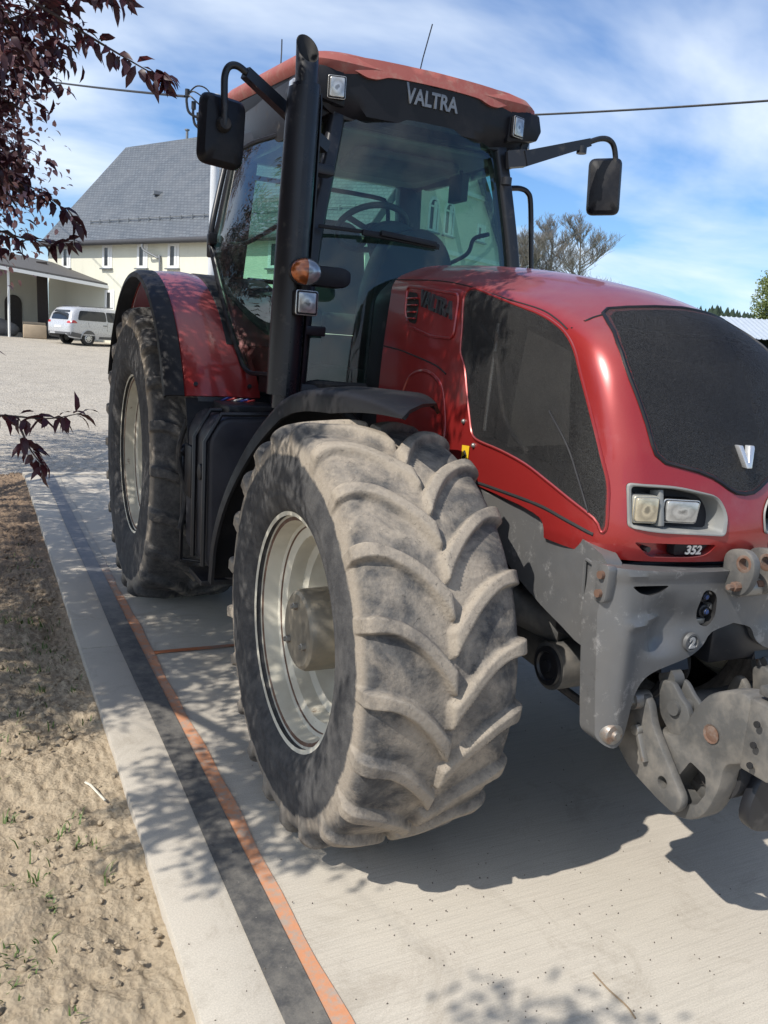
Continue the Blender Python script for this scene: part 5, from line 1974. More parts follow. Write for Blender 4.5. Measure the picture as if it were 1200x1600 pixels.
# snow guard rail with brackets, ridge cap, roof vent, flue
mb = MB()
zz = lambda o: ze - .26 + (zr - ze + .26) * (o + .35) / 5.35
mb.tube([hp(3.0, .55, zz(.55) + .14), hp(SEND, .55, zz(.55) + .14)], .025, 6)
for k in range(23):
    s = 3.2 + k * .82
    mb.box(hp(s, .55, zz(.55) + .08), (.07, .07, .24))
loc(H, mb).build('snow_guard', ZINC, HR)
mb = MB()
mb.box(hp(7.0, 1.9, zz(1.9) + .05), (.5, .35, .16))
loc(H, mb).build('roof_vent', ZINC, HR)
mb = MB()
mb.cyl(hp(5.2, 5, zr - .1), hp(5.2, 5, zr + .40), .07, seg=10)
mb.cyl(hp(5.2, 5, zr + .40), hp(5.2, 5, zr + .46), .13, seg=10)
loc(H, mb).build('flue', ZINC, HR)
mb = MB()
mb.tube(curve_pts([hp(9.05, -.42, ze - .3), hp(9.05, -.42, ze - .7), hp(9.7, -.12, ze - 1.05), hp(9.9, -.10, ze - 1.35), hp(9.9, -.10, 1.0)], 6), .055, 8)
loc(H, mb).build('downpipe', ZINC, H)
# upper windows and the ones below
for s, z0, z1 in ((1.80, 4.85, 5.70), (5.52, 4.85, 5.72), (8.43, 4.85, 5.72), (10.80, 4.85, 5.72), (14.0, 4.85, 5.72), (17.5, 4.85, 5.72), (5.75, 2.75, 3.55)):
    hw = .30
    mb = MB()
    for (s0, s1, za, zb_) in ((s - hw - .12, s - hw, z0 - .12, z1 + .12), (s + hw, s + hw + .12, z0 - .12, z1 + .12), (s - hw, s + hw, z1, z1 + .12), (s - hw, s + hw, z0 - .12, z0)):
        mb.add([hp(s0, -.03, za), hp(s1, -.03, za), hp(s1, -.03, zb_), hp(s0, -.03, zb_), hp(s0, .1, za), hp(s1, .1, za), hp(s1, .1, zb_), hp(s0, .1, zb_)], [(0, 1, 2, 3), (0, 4, 5, 1), (1, 5, 6, 2), (2, 6, 7, 3), (3, 7, 4, 0)])
    W = loc(H, mb).build('window', WHITEF, H)
    mb = MB()
    mb.add([hp(s - hw, -.005, z0), hp(s + hw, -.005, z0), hp(s + hw, -.005, z1), hp(s - hw, -.005, z1)], [(0, 1, 2, 3)])
    loc(H, mb).build('pane', DPANE, W)
    mb = MB()
    mb.bar(hp(s + .14, -.016, z0), hp(s + .14, -.016, z1), .16, .03, up=HN)
    mb.bar(hp(s - .27, -.016, z0), hp(s - .27, -.016, z1), .05, .03, up=HN)
    mb.bar(hp(s + .27, -.016, z0), hp(s + .27, -.016, z1), .05, .03, up=HN)
    loc(H, mb).build('mullion', WHITEF, W)
    mb = MB()
    mb.bar(hp(s - hw - .18, -.07, z0 - .15), hp(s + hw + .18, -.07, z0 - .15), .16, .06, up=(0, 0, 1))
    loc(H, mb).build('sill', ZINC, W)

# the near gable end, seen through the cab glass: string courses, two arched windows and a small square one
def gq(o, d, z):
    return hp(SEND + d, o, z)


mb = MB()
for z in (8.62, 6.02):
    h_ = 0 if z < 7 else 2.05
    mb.bar(gq(h_, .04, z), gq(10 - h_, .04, z), .10, .18)
loc(H, mb).build('string_course', WHITEF, H)
for s, z0, z1, hw, arch in ((4.18, 6.78, 7.68, .27, 1), (5.32, 6.78, 7.68, .27, 1), (7.92, 6.88, 7.42, .24, 0)):
    def outl(h, zb_, zt):
        p = [(s - h, zb_), (s + h, zb_), (s + h, zt)]
        if arch:
            p += [(s + h * math.cos(a), zt + h * math.sin(a)) for a in [math.pi * k / 10 for k in range(1, 10)]]
        return p + [(s - h, zt)]
    A_, B_ = outl(hw + .12, z0 - .1, z1 + (0 if arch else .12)), outl(hw, z0, z1)
    mb = MB()
    n = len(A_)
    rows = [[gq(u, .05, v) for u, v in A_ + A_[:1]], [gq(u, .05, v) for u, v in B_ + B_[:1]], [gq(u, .0, v) for u, v in B_ + B_[:1]]]
    mb.grid(rows)
    mb.grid([[gq(u, .0, v) for u, v in A_ + A_[:1]], [gq(u, .05, v) for u, v in A_ + A_[:1]]])
    W = loc(H, mb).build('arched_window' if arch else 'window', WHITEF, H)
    mb = MB()
    mb.add([gq(u, .008, v) for u, v in B_], [tuple(range(n))])
    loc(H, mb).build('pane', DPANE, W)
    mb = MB()
    mb.bar(gq(s + .10, .03, z0), gq(s + .10, .03, z1 + (hw * .8 if arch else 0)), .22, .03, up=HE)
    mb.bar(gq(s - hw, .034, z1), gq(s + hw, .034, z1), .03, .07, up=(0, 0, 1))
    loc(H, mb).build('casement', WHITEF, W)
    mb = MB()
    mb.bar(gq(s - hw - .16, .07, z0 - .13), gq(s + hw + .16, .07, z0 - .13), .12, .06, up=(0, 0, 1))
    loc(H, mb).build('sill', ZINC, W)

# ------------------------------------------------------------------ carport at the end of the house
CP = empty('carport', (-.7, 41.5, 1.0))
tag(CP, 'open lean-to carport with thin white posts beside the cream house', 'carport')
BROWN = simple('weathered_roof_felt', (.10, .095, .09), .8, var=.2)
mb = MB()
fl, fr_, bl_, brr = Vector((-5.2, 41.1, 4.78)), Vector((3.9, 42.0, 3.98)), Vector((-5.2, 47.2, 5.9)), Vector((2.0, 46.6, 5.0))
dz = Vector((0, 0, -.16))
mb.add([fl, fr_, brr, bl_, fl + dz, fr_ + dz, brr + dz, bl_ + dz], [(0, 1, 2, 3), (7, 6, 5, 4), (0, 4, 5, 1), (1, 5, 6, 2), (3, 7, 4, 0), (2, 6, 7, 3)])
loc(CP, mb).build('roof', BROWN, CP)
mb = MB()
mb.bar(fl + Vector((0, -.05, -.19)), fr_ + Vector((0, -.05, -.17)), .06, .16)
loc(CP, mb).build('fascia', WHITEF, CP)
mb = MB()
mb.cyl((-.72, 41.7, .6), (-.72, 41.7, 4.3), .06, seg=10)
loc(CP, mb).build('post', WHITEF, CP)
mb = MB()
mb.cyl((-4.4, 41.3, .6), (-4.4, 41.3, 4.5), .06, seg=10)
loc(CP, mb).build('post', WHITEF, CP)
CWALL = mat_render_wall('grey_carport_render', (.42, .40, .34), (.50, .48, .41))
mb = MB()
mb.add([(-6, 47.0, .5), (1.4, 47.0, .5), (1.4, 47.0, 5.1), (-6, 47.0, 5.9), (-6, 47.3, .5), (1.4, 47.3, .5), (1.4, 47.3, 5.1), (-6, 47.3, 5.9)], [(0, 1, 2, 3), (5, 4, 7, 6), (3, 2, 6, 7), (4, 0, 3, 7)])
BW = loc(CP, mb).build('back_wall', CWALL, CP)
mb = MB()
ar_ = [(-.75, 1.0), (.10, 1.0), (.10, 2.75)] + [(-.325 + .425 * math.cos(a), 2.75 + .425 * math.sin(a)) for a in [math.pi * k / 10 for k in range(1, 10)]] + [(-.75, 2.75)]
mb.prism(ar_, lambda u, v, d: (u, d, v), 46.96, 47.02)
loc(CP, mb).build('arched_door', simple('dark_door_wood', (.035, .028, .024), .7), CP)
mb = MB()
mb.bar((1.05, 45.0, .8), (.98, 45.0, 4.9), .30, .52, up=(1, 0, 0))
loc(CP, mb).build('timber_pillar', simple('dark_timber', (.05, .04, .036), .8), CP)

o = MB().box((0, 0, .32), (1.05, .7, .64)).box((0, .28, .70), (1.05, .14, .16)).build('wooden_crate', simple('pale_crate_wood', (.42, .33, .23), .8, var=.2, vscale=3), bevel=.04)
o.location = (.42, 41.9, gz(.4, 41.9))
tag(o, 'beige box bench standing under the carport just right of its post', 'crate')
mb = MB()
mb.sphere((0, 0, .35), .7, 0, 14, 8, (1.3, .8, .7))
mb.sphere((.6, -.1, .3), .45, 0, 12, 8, (1.2, .8, .8))
mb.sphere((-.2, 0, .75), .35, 1, 12, 8, (1.6, .9, .5))
o = mb.build('covered_pile', [simple('grey_tarp', (.16, .155, .15), .8, var=.3), simple('white_sheet', (.6, .6, .58), .7)])
o.location = (-1.35, 43.0, gz(-1.3, 43))
tag(o, 'grey covered pile with a pale sheet on top, left of the carport post', 'pile')
mb = MB()
mb.box((0, 0, .35), (.8, .6, .7))
mb.box((.1, 0, .8), (.5, .5, .25))
o = mb.build('dark_bin', simple('dark_bin_plastic', (.03, .03, .032), .6), bevel=.05)
o.location = (1.25, 43.2, gz(1.2, 43))
tag(o, 'dark bin standing in the carport shade behind the silver minivan', 'bin')

# ------------------------------------------------------------------ minivan
VAN = empty('minivan', (0, 0, 0))
tag(VAN, 'silver white minivan parked in the gravel yard in front of the carport', 'minivan')
PAINT = simple('silver_white_paint', (.47, .48, .50), .28, .15, var=.04, coat=.6)
VGL = simple('dark_car_glass', (.02, .024, .03), .06, var=.2)
VBK = simple('grey_bumper_plastic', (.09, .092, .097), .6, var=.1)
VRED = simple('red_tail_lamp', (.42, .03, .03), .2, var=.2, coat=.6)
VTY = simple('car_tyre_rubber', (.02, .02, .021), .8)
VRM = simple('silver_hubcap', (.45, .46, .47), .35, .6, var=.1)
#  x     zlow  zbelt zroof  wbelt  wroof   (x: 0 rear bumper .. 4.8 nose)
ST = [(.00, .48, .78, .80, .72, .70), (.03, .38, .95, .97, .84, .80), (.09, .34, 1.02, 1.10, .90, .80), (.20, .32, 1.06, 1.45, .925, .72), (.36, .31, 1.07, 1.655, .935, .70), (.55, .30, 1.07, 1.70, .94, .70), (1.2, .29, 1.06, 1.745, .942, .71), (2.0, .28, 1.04, 1.75, .942, .71), (2.7, .28, 1.02, 1.70, .94, .69), (3.2, .28, 1.0, 1.56, .935, .66), (3.7, .28, .98, 1.20, .93, .70), (3.95, .28, .96, 1.02, .92, .76), (4.4, .30, .86, .90, .88, .74), (4.7, .34, .70, .74, .78, .66), (4.8, .42, .60, .62, .60, .55)]


def vsec(r):
    x, zl, zb_, zr_, wb, wr = r
    pts = []
    for t in (0, .25, .5, .8, 1):
        w = wb * (.90 + .10 * math.sin(math.pi * .5 * min(1, t * 2.2))) * (1 - .02 * t)
        pts.append((w, zl + (zb_ - zl) * t))
    for t in (.15, .5, .85):
        pts.append((wb * .98 + (wr - wb * .98) * t ** 1.15, zb_ + (zr_ - zb_) * t))
    pts.append((wr - .06, zr_ - .03 * (zr_ - zb_ > .2)))
    pts.append((wr * .7, zr_))
    pts.append((0, zr_ + .015))
    return [(x, -a, b) for a, b in pts] + [(x, a, b) for a, b in pts[-2::-1]]


mb = MB()
rows = [vsec(Vector(r)) for r in ST]
mb.grid(rows)
m_ = len(rows[0])
mb.f.append(tuple(range(m_)))
mb.m.append(0)
mb.f.append(tuple((len(rows) - 1) * m_ + k for k in range(m_)))
mb.m.append(0)
BODY = mb.build('body', PAINT, VAN, angle=40)
VB = bvh_of(mb)


def vside(x, z, off, s=-1):
    h = VB.ray_cast(Vector((x, s * 3, z)), Vector((0, -s, 0)))
    if h[0] is None:
        h = VB.find_nearest(Vector((x, s * .9, z)))
    return (h[0].x, h[0].y + s * off, h[0].z)


def vrear(y, z, off):
    h = VB.ray_cast(Vector((-3, y, z)), Vector((1, 0, 0)))
    if h[0] is None:
        h = VB.find_nearest(Vector((0, y, z)))
    return (h[0].x - off, h[0].y, h[0].z)


for s in (-1, 1):
    for poly in (round_poly([(.42, 1.13), (1.95, 1.11), (1.95, 1.55), (.62, 1.56)], .10, 4), round_poly([(2.0, 1.11), (3.45, 1.06), (3.10, 1.42), (2.75, 1.54), (2.0, 1.55)], .06, 4)):
        patch(poly, lambda u, v: vside(u, v, .008, s), .10).build('side_window', VGL, BODY, angle=80)
    tl = MB()
    patch([(.10, .98), (.40, .99), (.30, 1.10), (.18, 1.12)], lambda u, v: vside(u, v, .008, s), .06, tl)
    patch([(s * .88, .97), (s * .62, .99), (s * .66, 1.07), (s * .86, 1.10)], lambda u, v: vrear(u, v, .008), .06, tl)
    tl.build('tail_lamp', VRED, VAN, angle=80)
    bmp = MB()
    patch([(.06, .40), (.60, .33), (.60, .52), (.10, .60)], lambda u, v: vside(u, v, .012, s), .08, bmp)
    patch([(1.55, .31), (3.0, .30), (3.0, .42), (1.55, .42)], lambda u, v: vside(u, v, .010, s), .12, bmp)
    patch([(.72, .80), (3.6, .76), (3.6, .80), (.72, .84)], lambda u, v: vside(u, v, .010, s), .12, bmp, 1)
    bmp.build('side_trim', [VBK, PAINT], VAN, angle=80)
    dl = MB()
    for x in (1.98, 3.1):
        dl.tube([vside(x, .34, .001, s), vside(x, .7, .001, s), vside(x, 1.05, .001, s)], .008, 5)
    dl.tube([vside(.95, 1.05, .001, s), vside(1.02, .80, .001, s)], .006, 5)
    for x in (1.75, 2.85):
        dl.bar(vside(x, .93, .02, s), vside(x + .2, .93, .02, s), .03, .03)
    dl.build('door_line', VBK, BODY)
    for x in (.98, 3.78):
        wh = MB()
        wh.lathe([(-.10, .20), (-.10, .315), (-.08, .325), (.08, .325), (.10, .315), (.10, .2)], (x, s * .80, .325), 28, 0, axis='y')
        w_ = wh.build('wheel', VTY, VAN, angle=40)
        rm = MB()
        yy = s * .905
        rm.lathe([(0, 0), (0, .17), (-s * .02, .205)], (x, yy, .325), 28, 0, axis='y')
        for k in range(9):
            a = 2 * math.pi * k / 9
            rm.cyl((x + .13 * math.cos(a), yy + s * .001, .325 + .13 * math.sin(a)), (x + .13 * math.cos(a), yy + s * .006, .325 + .13 * math.sin(a)), .026, seg=8, mat=1)
        rm.build('hubcap', [VRM, VTY], w_, recalc=False)
        ac = MB()
        ring = [vside(x + .38 * math.cos(a), .325 + .38 * math.sin(a), .004, s) for a in [math.pi * k / 20 for k in range(-1, 22)]]
        ac.tube(ring, .022, 6)
        dk = [(x + .375 * math.cos(a), .325 + .375 * math.sin(a)) for a in [2 * math.pi * k / 24 for k in range(24)]]
        dk = [(a, max(.29, b)) for a, b in dk]
        patch(dk, lambda u, v: vside(u, v, .003, s), .10, ac, 1)
        ac.build('wheel_arch', [PAINT, VBK], BODY, angle=80)
rwp = MB()
patch(round_poly([(-.66, 1.13), (.66, 1.13), (.58, 1.56), (-.58, 1.56)], .08, 4), lambda u, v: vrear(u, v, .008), .10, rwp)
rwp.build('rear_window', VGL, BODY, angle=80)
mb = MB()
patch([(-.84, .40), (.84, .40), (.86, .58), (-.86, .58)], lambda u, v: vrear(u, v, .015), .10, mb)
mb.build('rear_bumper', VBK, VAN, angle=80)
mb = MB()
patch([(-.26, .76), (.26, .76), (.26, .86), (-.26, .86)], lambda u, v: vrear(u, v, .012), .10, mb)
mb.build('number_plate', simple('blank_plate', (.7, .7, .68), .5), VAN)
mb = MB()
for s in (-1, 1):
    mb.bar((3.0, s * .95, 1.08), (3.02, s * 1.08, 1.10), .10, .14)
    mb.tube([(.7, s * .62, 1.745), (2.5, s * .62, 1.77)], .02, 6)
mb.build('door_mirror', VBK, VAN, bevel=.02)
vx, vy_ = 1.20, 38.35
VAN.location = (vx, vy_, gz(vx + 2, vy_) - .01)
VAN.rotation_euler = (0, R(-.8), math.atan2(.47, .88))

# ------------------------------------------------------------------ service pole and overhead cables
PO = empty('service_pole', (1.44, 11.75, gz(1.44, 11.75)))
tag(PO, 'white steel service pole with black cable hooks standing behind the tractor cab', 'pole')
mb = MB()
mb.tube([(0, 0, -.1), (0, 0, 5.7)], .072, 20)
mb.build('pole', simple('white_pole_paint', (.62, .63, .64), .4, .2, var=.06), PO)
mb = MB()
for k, (zz_, rr_) in enumerate(((5.55, .40), (5.38, .30), (5.22, .22))):
    mb.tube(curve_pts([(0, 0, zz_ - .05), (-rr_ * .5, .1, zz_ - .22), (-rr_, .18, zz_ - .17), (-rr_ * 1.12, .22, zz_), (-rr_ * 1.1, .22, zz_ + .12)], 6), .022, 8)
    mb.cyl((-rr_ * 1.1, .22, zz_ + .08), (-rr_ * 1.1, .22, zz_ + .20), .04, seg=12)
mb.build('cable_hook', BLACKMT, PO)
mb = MB()
for k in range(3):
    mb.tube(curve_pts([(-.45, .24, 5.66), (-.30 - .04 * k, .1, 5.80 - .1 * k), (-.12 + .03 * k, 0, 5.70 - .2 * k), (-.05, -.07, 5.3 - .12 * k), (-.12, -.06, 4.95 - .1 * k), (-.03, -.08, 4.6)], 6), .012, 6)
mb.build('cable_loop', BLACKMT, PO)


def cable(a, b, sag, r):
    a, b = Vector(a), Vector(b)
    return [a + (b - a) * t + Vector((0, 0, -sag * 4 * t * (1 - t))) for t in [k / 30 for k in range(31)]]


CBL = simple('black_cable', (.02, .02, .024), .6)
o = MB().tube(cable((.96, 11.97, 5.70), (-4.6, 48.0, 14.6), .25, 0), .022, 6).build('overhead_cable', CBL)
tag(o, 'black overhead cable running from the white pole toward the purple tree', 'cable')
o = MB().tube(cable((12.1, 30.8, 10.95), (24.5, 10.6, 10.35), .25, 0), .036, 6).build('overhead_cable', CBL)
tag(o, 'black overhead cable crossing the open sky right of the cab roof', 'cable')


# ------------------------------------------------------------------ vegetation
def leaf_mesh(name, pos, dirs, ups, L, W, mats, parent, curl=.25, mi=None):
    """folded pointed leaves; arrays of n"""
    n = len(pos)
    d = dirs / np.linalg.norm(dirs, axis=1, keepdims=True)
    s = np.cross(d, ups)
    s /= np.maximum(np.linalg.norm(s, axis=1, keepdims=True), 1e-6)
    u = np.cross(s, d)
    L = L[:, None]
    W = W[:, None]
    base = pos
    v0 = base
    v1 = base + d * L * .45 + u * L * .06
    v2 = base + d * L * 1.0 - u * L * curl
    l1 = base + d * L * .30 + s * W * .46 + u * W * .18
    l2 = base + d * L * .68 + s * W * .38 - u * L * curl * .3 + u * W * .12
    r1 = base + d * L * .30 - s * W * .46 + u * W * .18
    r2 = base + d * L * .68 - s * W * .38 - u * L * curl * .3 + u * W * .12
    co = np.stack([v0, v1, v2, l1, l2, r1, r2], 1).reshape(-1, 3)
    b = (np.arange(n) * 7)[:, None]
    T = np.array([[0, 1, 3], [3, 1, 4], [4, 1, 2], [0, 5, 1], [5, 6, 1], [6, 2, 1]])
    f = (b[:, :, None] + T[None]).reshape(-1, 3)
    m2 = None if mi is None else np.repeat(mi, 6)
    return fast_mesh(name, co, f, mats, parent, smooth=True, mi=m2)


def mat_leaf(name, a, b, trans, rough=.42):
    t = NT(name)
    v = t.coord()
    c = t.mix(t.noise(8, 3, .6, v), a, b)
    t.set(Base_Color=c, Roughness=rough, Specular_IOR_Level=.4)
    tl = t.node('ShaderNodeBsdfTranslucent')
    t.put(tl.inputs[0], trans)
    mx = t.node('ShaderNodeMixShader')
    mx.inputs[0].default_value = .28
    t.put(mx.inputs[1], t.bsdf.outputs[0])
    t.put(mx.inputs[2], tl.outputs[0])
    t.put(t.out.inputs['Surface'], mx.outputs[0])
    return t.mat


PURP = mat_leaf('purple_leaf', (.030, .014, .020), (.062, .026, .032), (.16, .03, .035))
PINKB = mat_leaf('faded_pink_blossom', (.42, .23, .24), (.58, .37, .36), (.45, .22, .21), .6)
BARK = simple('dark_bark', (.055, .04, .036), .9, var=.3, bump=.4, bscale=30)


def rnd_dirs(n):
    d = RNG.normal(size=(n, 3))
    return d / np.linalg.norm(d, axis=1, keepdims=True)


def purple_tree(name, base, blobs, label, sprays=(), leaf=.058, trunk_top=None, twig_n=1.0):
    T = empty(name, base)
    tag(T, label, 'tree', 'purple leaved trees along the soil strip')
    B = np.array(base)
    tr = MB()
    top = np.array(trunk_top if trunk_top is not None else (base[0], base[1], 2.0))
    mid = (B + top) / 2 + np.array([.05, -.04, 0])
    tr.tube([tuple(p - B) for p in map(np.array, curve_pts([tuple(B - (0, 0, .15)), tuple(mid), tuple(top)], 5))], [.085 - .003 * k for k in range(11)], 12)
    pos, di, up_, Ls, Ws, mi = [], [], [], [], [], []
    for (c, r, n_clu, per, pink) in blobs:
        c, r = np.array(c), np.array(r)
        # a limb into the blob
        pl = curve_pts([tuple(top - B), tuple((top + c) / 2 - B + np.array([0, 0, .1])), tuple(c - B)], 5)
        lr = .05 if r[0] > .3 else .002
        tr.tube(pl, [lr * (1 - .06 * k) for k in range(len(pl))], 8)
        k = 0
        nn = rnd_dirs(n_clu)
        rad = RNG.random(n_clu) ** .45
        # clumpy: keep clusters where a coarse noise is high so that holes open up
        cl = c + nn * r * rad[:, None]
        keep = vnoise(cl[:, 0] + 50, cl[:, 1] + cl[:, 2] * .7 + 50, 2.4, 21) + vnoise(cl[:, 2] + 50, cl[:, 0] + 50, 3.1, 22) > .57
        cl = cl[keep]
        for q in cl:
            sub = c + (q - c) * .45
            tw = curve_pts([tuple(sub - B), tuple((sub + q) / 2 - B + RNG.normal(size=3) * .05), tuple(q - B)], 3)
            if RNG.random() < .5 * twig_n:
                tr.tube(tw, [.010 - .0011 * j for j in range(len(tw))], 5)
            out = (q - c) / r
            out /= np.linalg.norm(out) + 1e-6
            isp = RNG.random() < pink
            m = int(per * (1.5 if isp else 1) * RNG.uniform(.6, 1.4))
            ax = out + RNG.normal(size=3) * .5
            ax /= np.linalg.norm(ax)
            t = RNG.random(m)
            p = q + ax * (t[:, None] - .5) * .26 + RNG.normal(size=(m, 3)) * (.035 if not isp else .05)
            d = rnd_dirs(m) * .8 + ax * .5 + np.array([0, 0, -.35])
            pos.append(p)
            di.append(d)
            up_.append(np.tile([0, 0, 1.0], (m, 1)) + RNG.normal(size=(m, 3)) * .5)
            lf = leaf * (1 if not isp else .48)
            Ls.append(lf * RNG.uniform(.7, 1.25, m))
            Ws.append(lf * RNG.uniform(.34, .46, m) * (1 if not isp else 1.6))
            mi.append(np.full(m, 1 if isp else 0))
    # hand placed sprays: twig polyline, leaves alternate along it in drooping whorls
    for pts, nl, lf, thick in sprays:
        P = np.array(curve_pts(pts, 10))
        tr.tube([tuple(p - B) for p in P], [thick * (1 - .75 * k / len(P)) for k in range(len(P))], 6)
        for k in range(nl):
            t = (k + RNG.random() * .8) / nl
            i = min(int((.18 + .82 * t) * (len(P) - 1)), len(P) - 2)
            q = P[i] + (P[i + 1] - P[i]) * RNG.random()
            ax = P[i + 1] - P[i]
            ax /= np.linalg.norm(ax)
            w = rnd_dirs(1)[0]
            pos.append(q[None] + w * .006)
            di.append((w * .9 + ax * .55 + np.array([0, 0, -.45]))[None])
            up_.append(np.array([[0, 0, 1.0]]) + RNG.normal(size=(1, 3)) * .45)
            Ls.append(np.array([lf * RNG.uniform(.65, 1.2)]))
            Ws.append(np.array([lf * RNG.uniform(.32, .44)]))
            mi.append(np.zeros(1, int))
    tr.build('trunk', BARK, T, weld=0, angle=60)
    leaf_mesh('crown', np.concatenate(pos) - B, np.concatenate(di), np.concatenate(up_), np.concatenate(Ls), np.concatenate(Ws), [PURP, PINKB], T, mi=np.concatenate(mi))
    return T


SPR = [
    # (points, leaves, leaf length, twig thickness)
    ([(-2.20, .10, 2.86), (-2.05, .06, 2.80), (-1.93, .02, 2.74), (-1.83, -.02, 2.69), (-1.73, -.05, 2.645)], 46, .062, .006),
    ([(-2.15, .15, 2.98), (-2.02, .06, 2.90), (-1.92, .0, 2.86), (-1.83, -.05, 2.84)], 46, .062, .006),
    ([(-1.745, -.05, 2.66), (-1.72, -.06, 2.65)], 16, .062, .003),
    ([(-2.22, .1, 2.98), (-2.10, .02, 2.92), (-2.0, -.05, 2.90)], 40, .062, .006),
    ([(-2.3, .2, 2.80), (-2.2, .14, 2.80), (-2.08, .08, 2.775)], 30, .062, .006),
    ([(-2.25, .9, 2.45), (-2.10, .84, 2.42), (-1.98, .78, 2.36), (-1.88, .74, 2.27)], 40, .07, .005),
    ([(-2.3, .8, 2.28), (-2.15, .8, 2.22), (-2.0, .78, 2.20), (-1.90, .76, 2.215)], 34, .07, .005),
    ([(-2.35, .1, 1.585), (-2.2, .04, 1.60), (-2.06, -.02, 1.60), (-1.96, -.06, 1.625)], 44, .062, .005),
    ([(-2.14, .0, 1.57), (-2.11, -.03, 1.50), (-2.07, -.04, 1.445)], 26, .06, .004),
    ([(-2.3, .3, 1.80), (-2.22, .2, 1.79)], 6, .055, .004),
]
purple_tree('purple_leaved_tree', (-3.9, 1.9, 0),
            [((-2.78, 1.0, 2.85), (.86, 1.5, .85), 520, 34, .45),
             ((-3.05, 3.4, 3.2), (1.15, 1.7, 1.2), 640, 34, .55),
             ((-2.45, 1.1, 3.85), (.95, 1.3, .45), 330, 34, .2),
             ((-2.33, .95, 2.55), (.30, .5, .55), 130, 30, .6),
             ((-3.35, -.30, 2.65), (.80, .62, .50), 190, 30, .1),
             ((-4.35, 1.5, 2.9), (.75, 1.0, .6), 330, 32, .15),
             ((-2.05, .55, 3.80), (.78, 1.0, .30), 330, 30, .05),
             ((-4.45, 3.4, 2.9), (.9, 1.7, .8), 520, 32, .2),
             ((-3.35, -1.88, 2.75), (.29, .2, .25), 16, 22, 0),
             ((-4.3, 1.7, 3.2), (.8, 1.3, .9), 260, 30, .2)],
            'purple leaved ornamental tree hanging its dark twigs into the upper left corner', SPR, trunk_top=(-3.75, 1.8, 1.9))
purple_tree('purple_leaved_tree', (-4.3, 6.6, 0),
            [((-3.6, 6.4, 2.9), (1.25, 1.5, 1.05), 300, 30, .35),
             ((-3.6, 5.2, 3.1), (1.2, 1.1, .9), 460, 32, .4),
             ((-3.8, 8.6, 2.9), (1.1, 1.1, .9), 300, 30, .3),
             ((-3.5, 10.2, 3.9), (1.3, 1.6, 1.8), 560, 30, .3),
             ((-3.6, 10.6, 6.2), (1.4, 2.0, 1.5), 560, 30, .3)],
            'second purple leaved tree farther back along the soil strip', (), trunk_top=(-4.1, 6.5, 1.7))


# bare trees on the skyline
TWIG = simple('pale_bare_bark', (.20, .185, .165), .9, var=.2)


def bare_tree(base, h, spread, seed, lean, label):
    r = random.Random(seed)
    T = empty('bare_tree', base)
    tag(T, label, 'tree', 'bare trees on the skyline')
    tk, cr = MB(), MB()

    def grow(mb, p, d, L, rad, lev):
        pts = [p]
        q = Vector(p)
        dd = Vector(d)
        n = 4
        for k in range(n):
            dd = (dd + Vector((r.gauss(0, .12), r.gauss(0, .12), r.gauss(.03, .07)))).normalized()
            q = q + dd * L / n
            pts.append(tuple(q))
        mb.tube(pts, [rad * (1 - .55 * k / n) for k in range(n + 1)], 5 if lev < 2 else 3, caps=False)
        if lev >= 4:
            return
        nb = (22, 9, 6, 4)[lev]
        for k in range(nb):
            t = (.18 + .82 * (k + r.random()) / nb) if lev == 0 else r.uniform(.2, 1)
            i = min(int(t * n), n - 1)
            b = Vector(pts[i]) + (Vector(pts[i + 1]) - Vector(pts[i])) * (t * n - i)
            a = r.uniform(0, 6.28)
            side = Vector((math.cos(a), math.sin(a), r.uniform(.2, .8)))
            nd = (Vector((side.x, side.y, .15 + .75 * t)) if lev == 0 else dd * .55 + Vector((0, 0, .10)) + side * (spread + .1)).normalized()
            grow(cr, tuple(b), nd, L * (r.uniform(.42, .62) if lev else r.uniform(.26, .34) * (spread / .5) * math.sin(math.pi * (.22 + .62 * t))), max(.020 if lev > 1 else .03, rad * .45 * (1 - .4 * t)), lev + 1)
    grow(tk, (0, 0, -.5), (lean, 0, 1), h * .94, h * .014, 0)
    tk.build('trunk', TWIG, T, weld=0, recalc=False, angle=180)
    cr.build('crown', TWIG, T, weld=0, recalc=False, angle=180)


def at(u, d, v=None, z=None):
    pass


for i, (x, y, h, sp, lean, lab) in enumerate(((63.0, 93.7, 13.4, .5, -.02, 'leftmost bare tree on the skyline, closest to the black grab handle'),
                                            (65.6, 92.3, 12.6, .48, .0, 'bare tree, second from the left on the skyline, lower than the one to its right'),
                                            (68.4, 91.2, 15.6, .46, .02, 'tallest slender bare tree on the skyline, third from the left'),
                                            (71.8, 89.5, 15.0, .52, .0, 'widest bare tree on the skyline, at the right end of the row'))):
    bare_tree((x, y, gz(x, y) - .3), h, sp, 31 + i * 7, lean, lab)

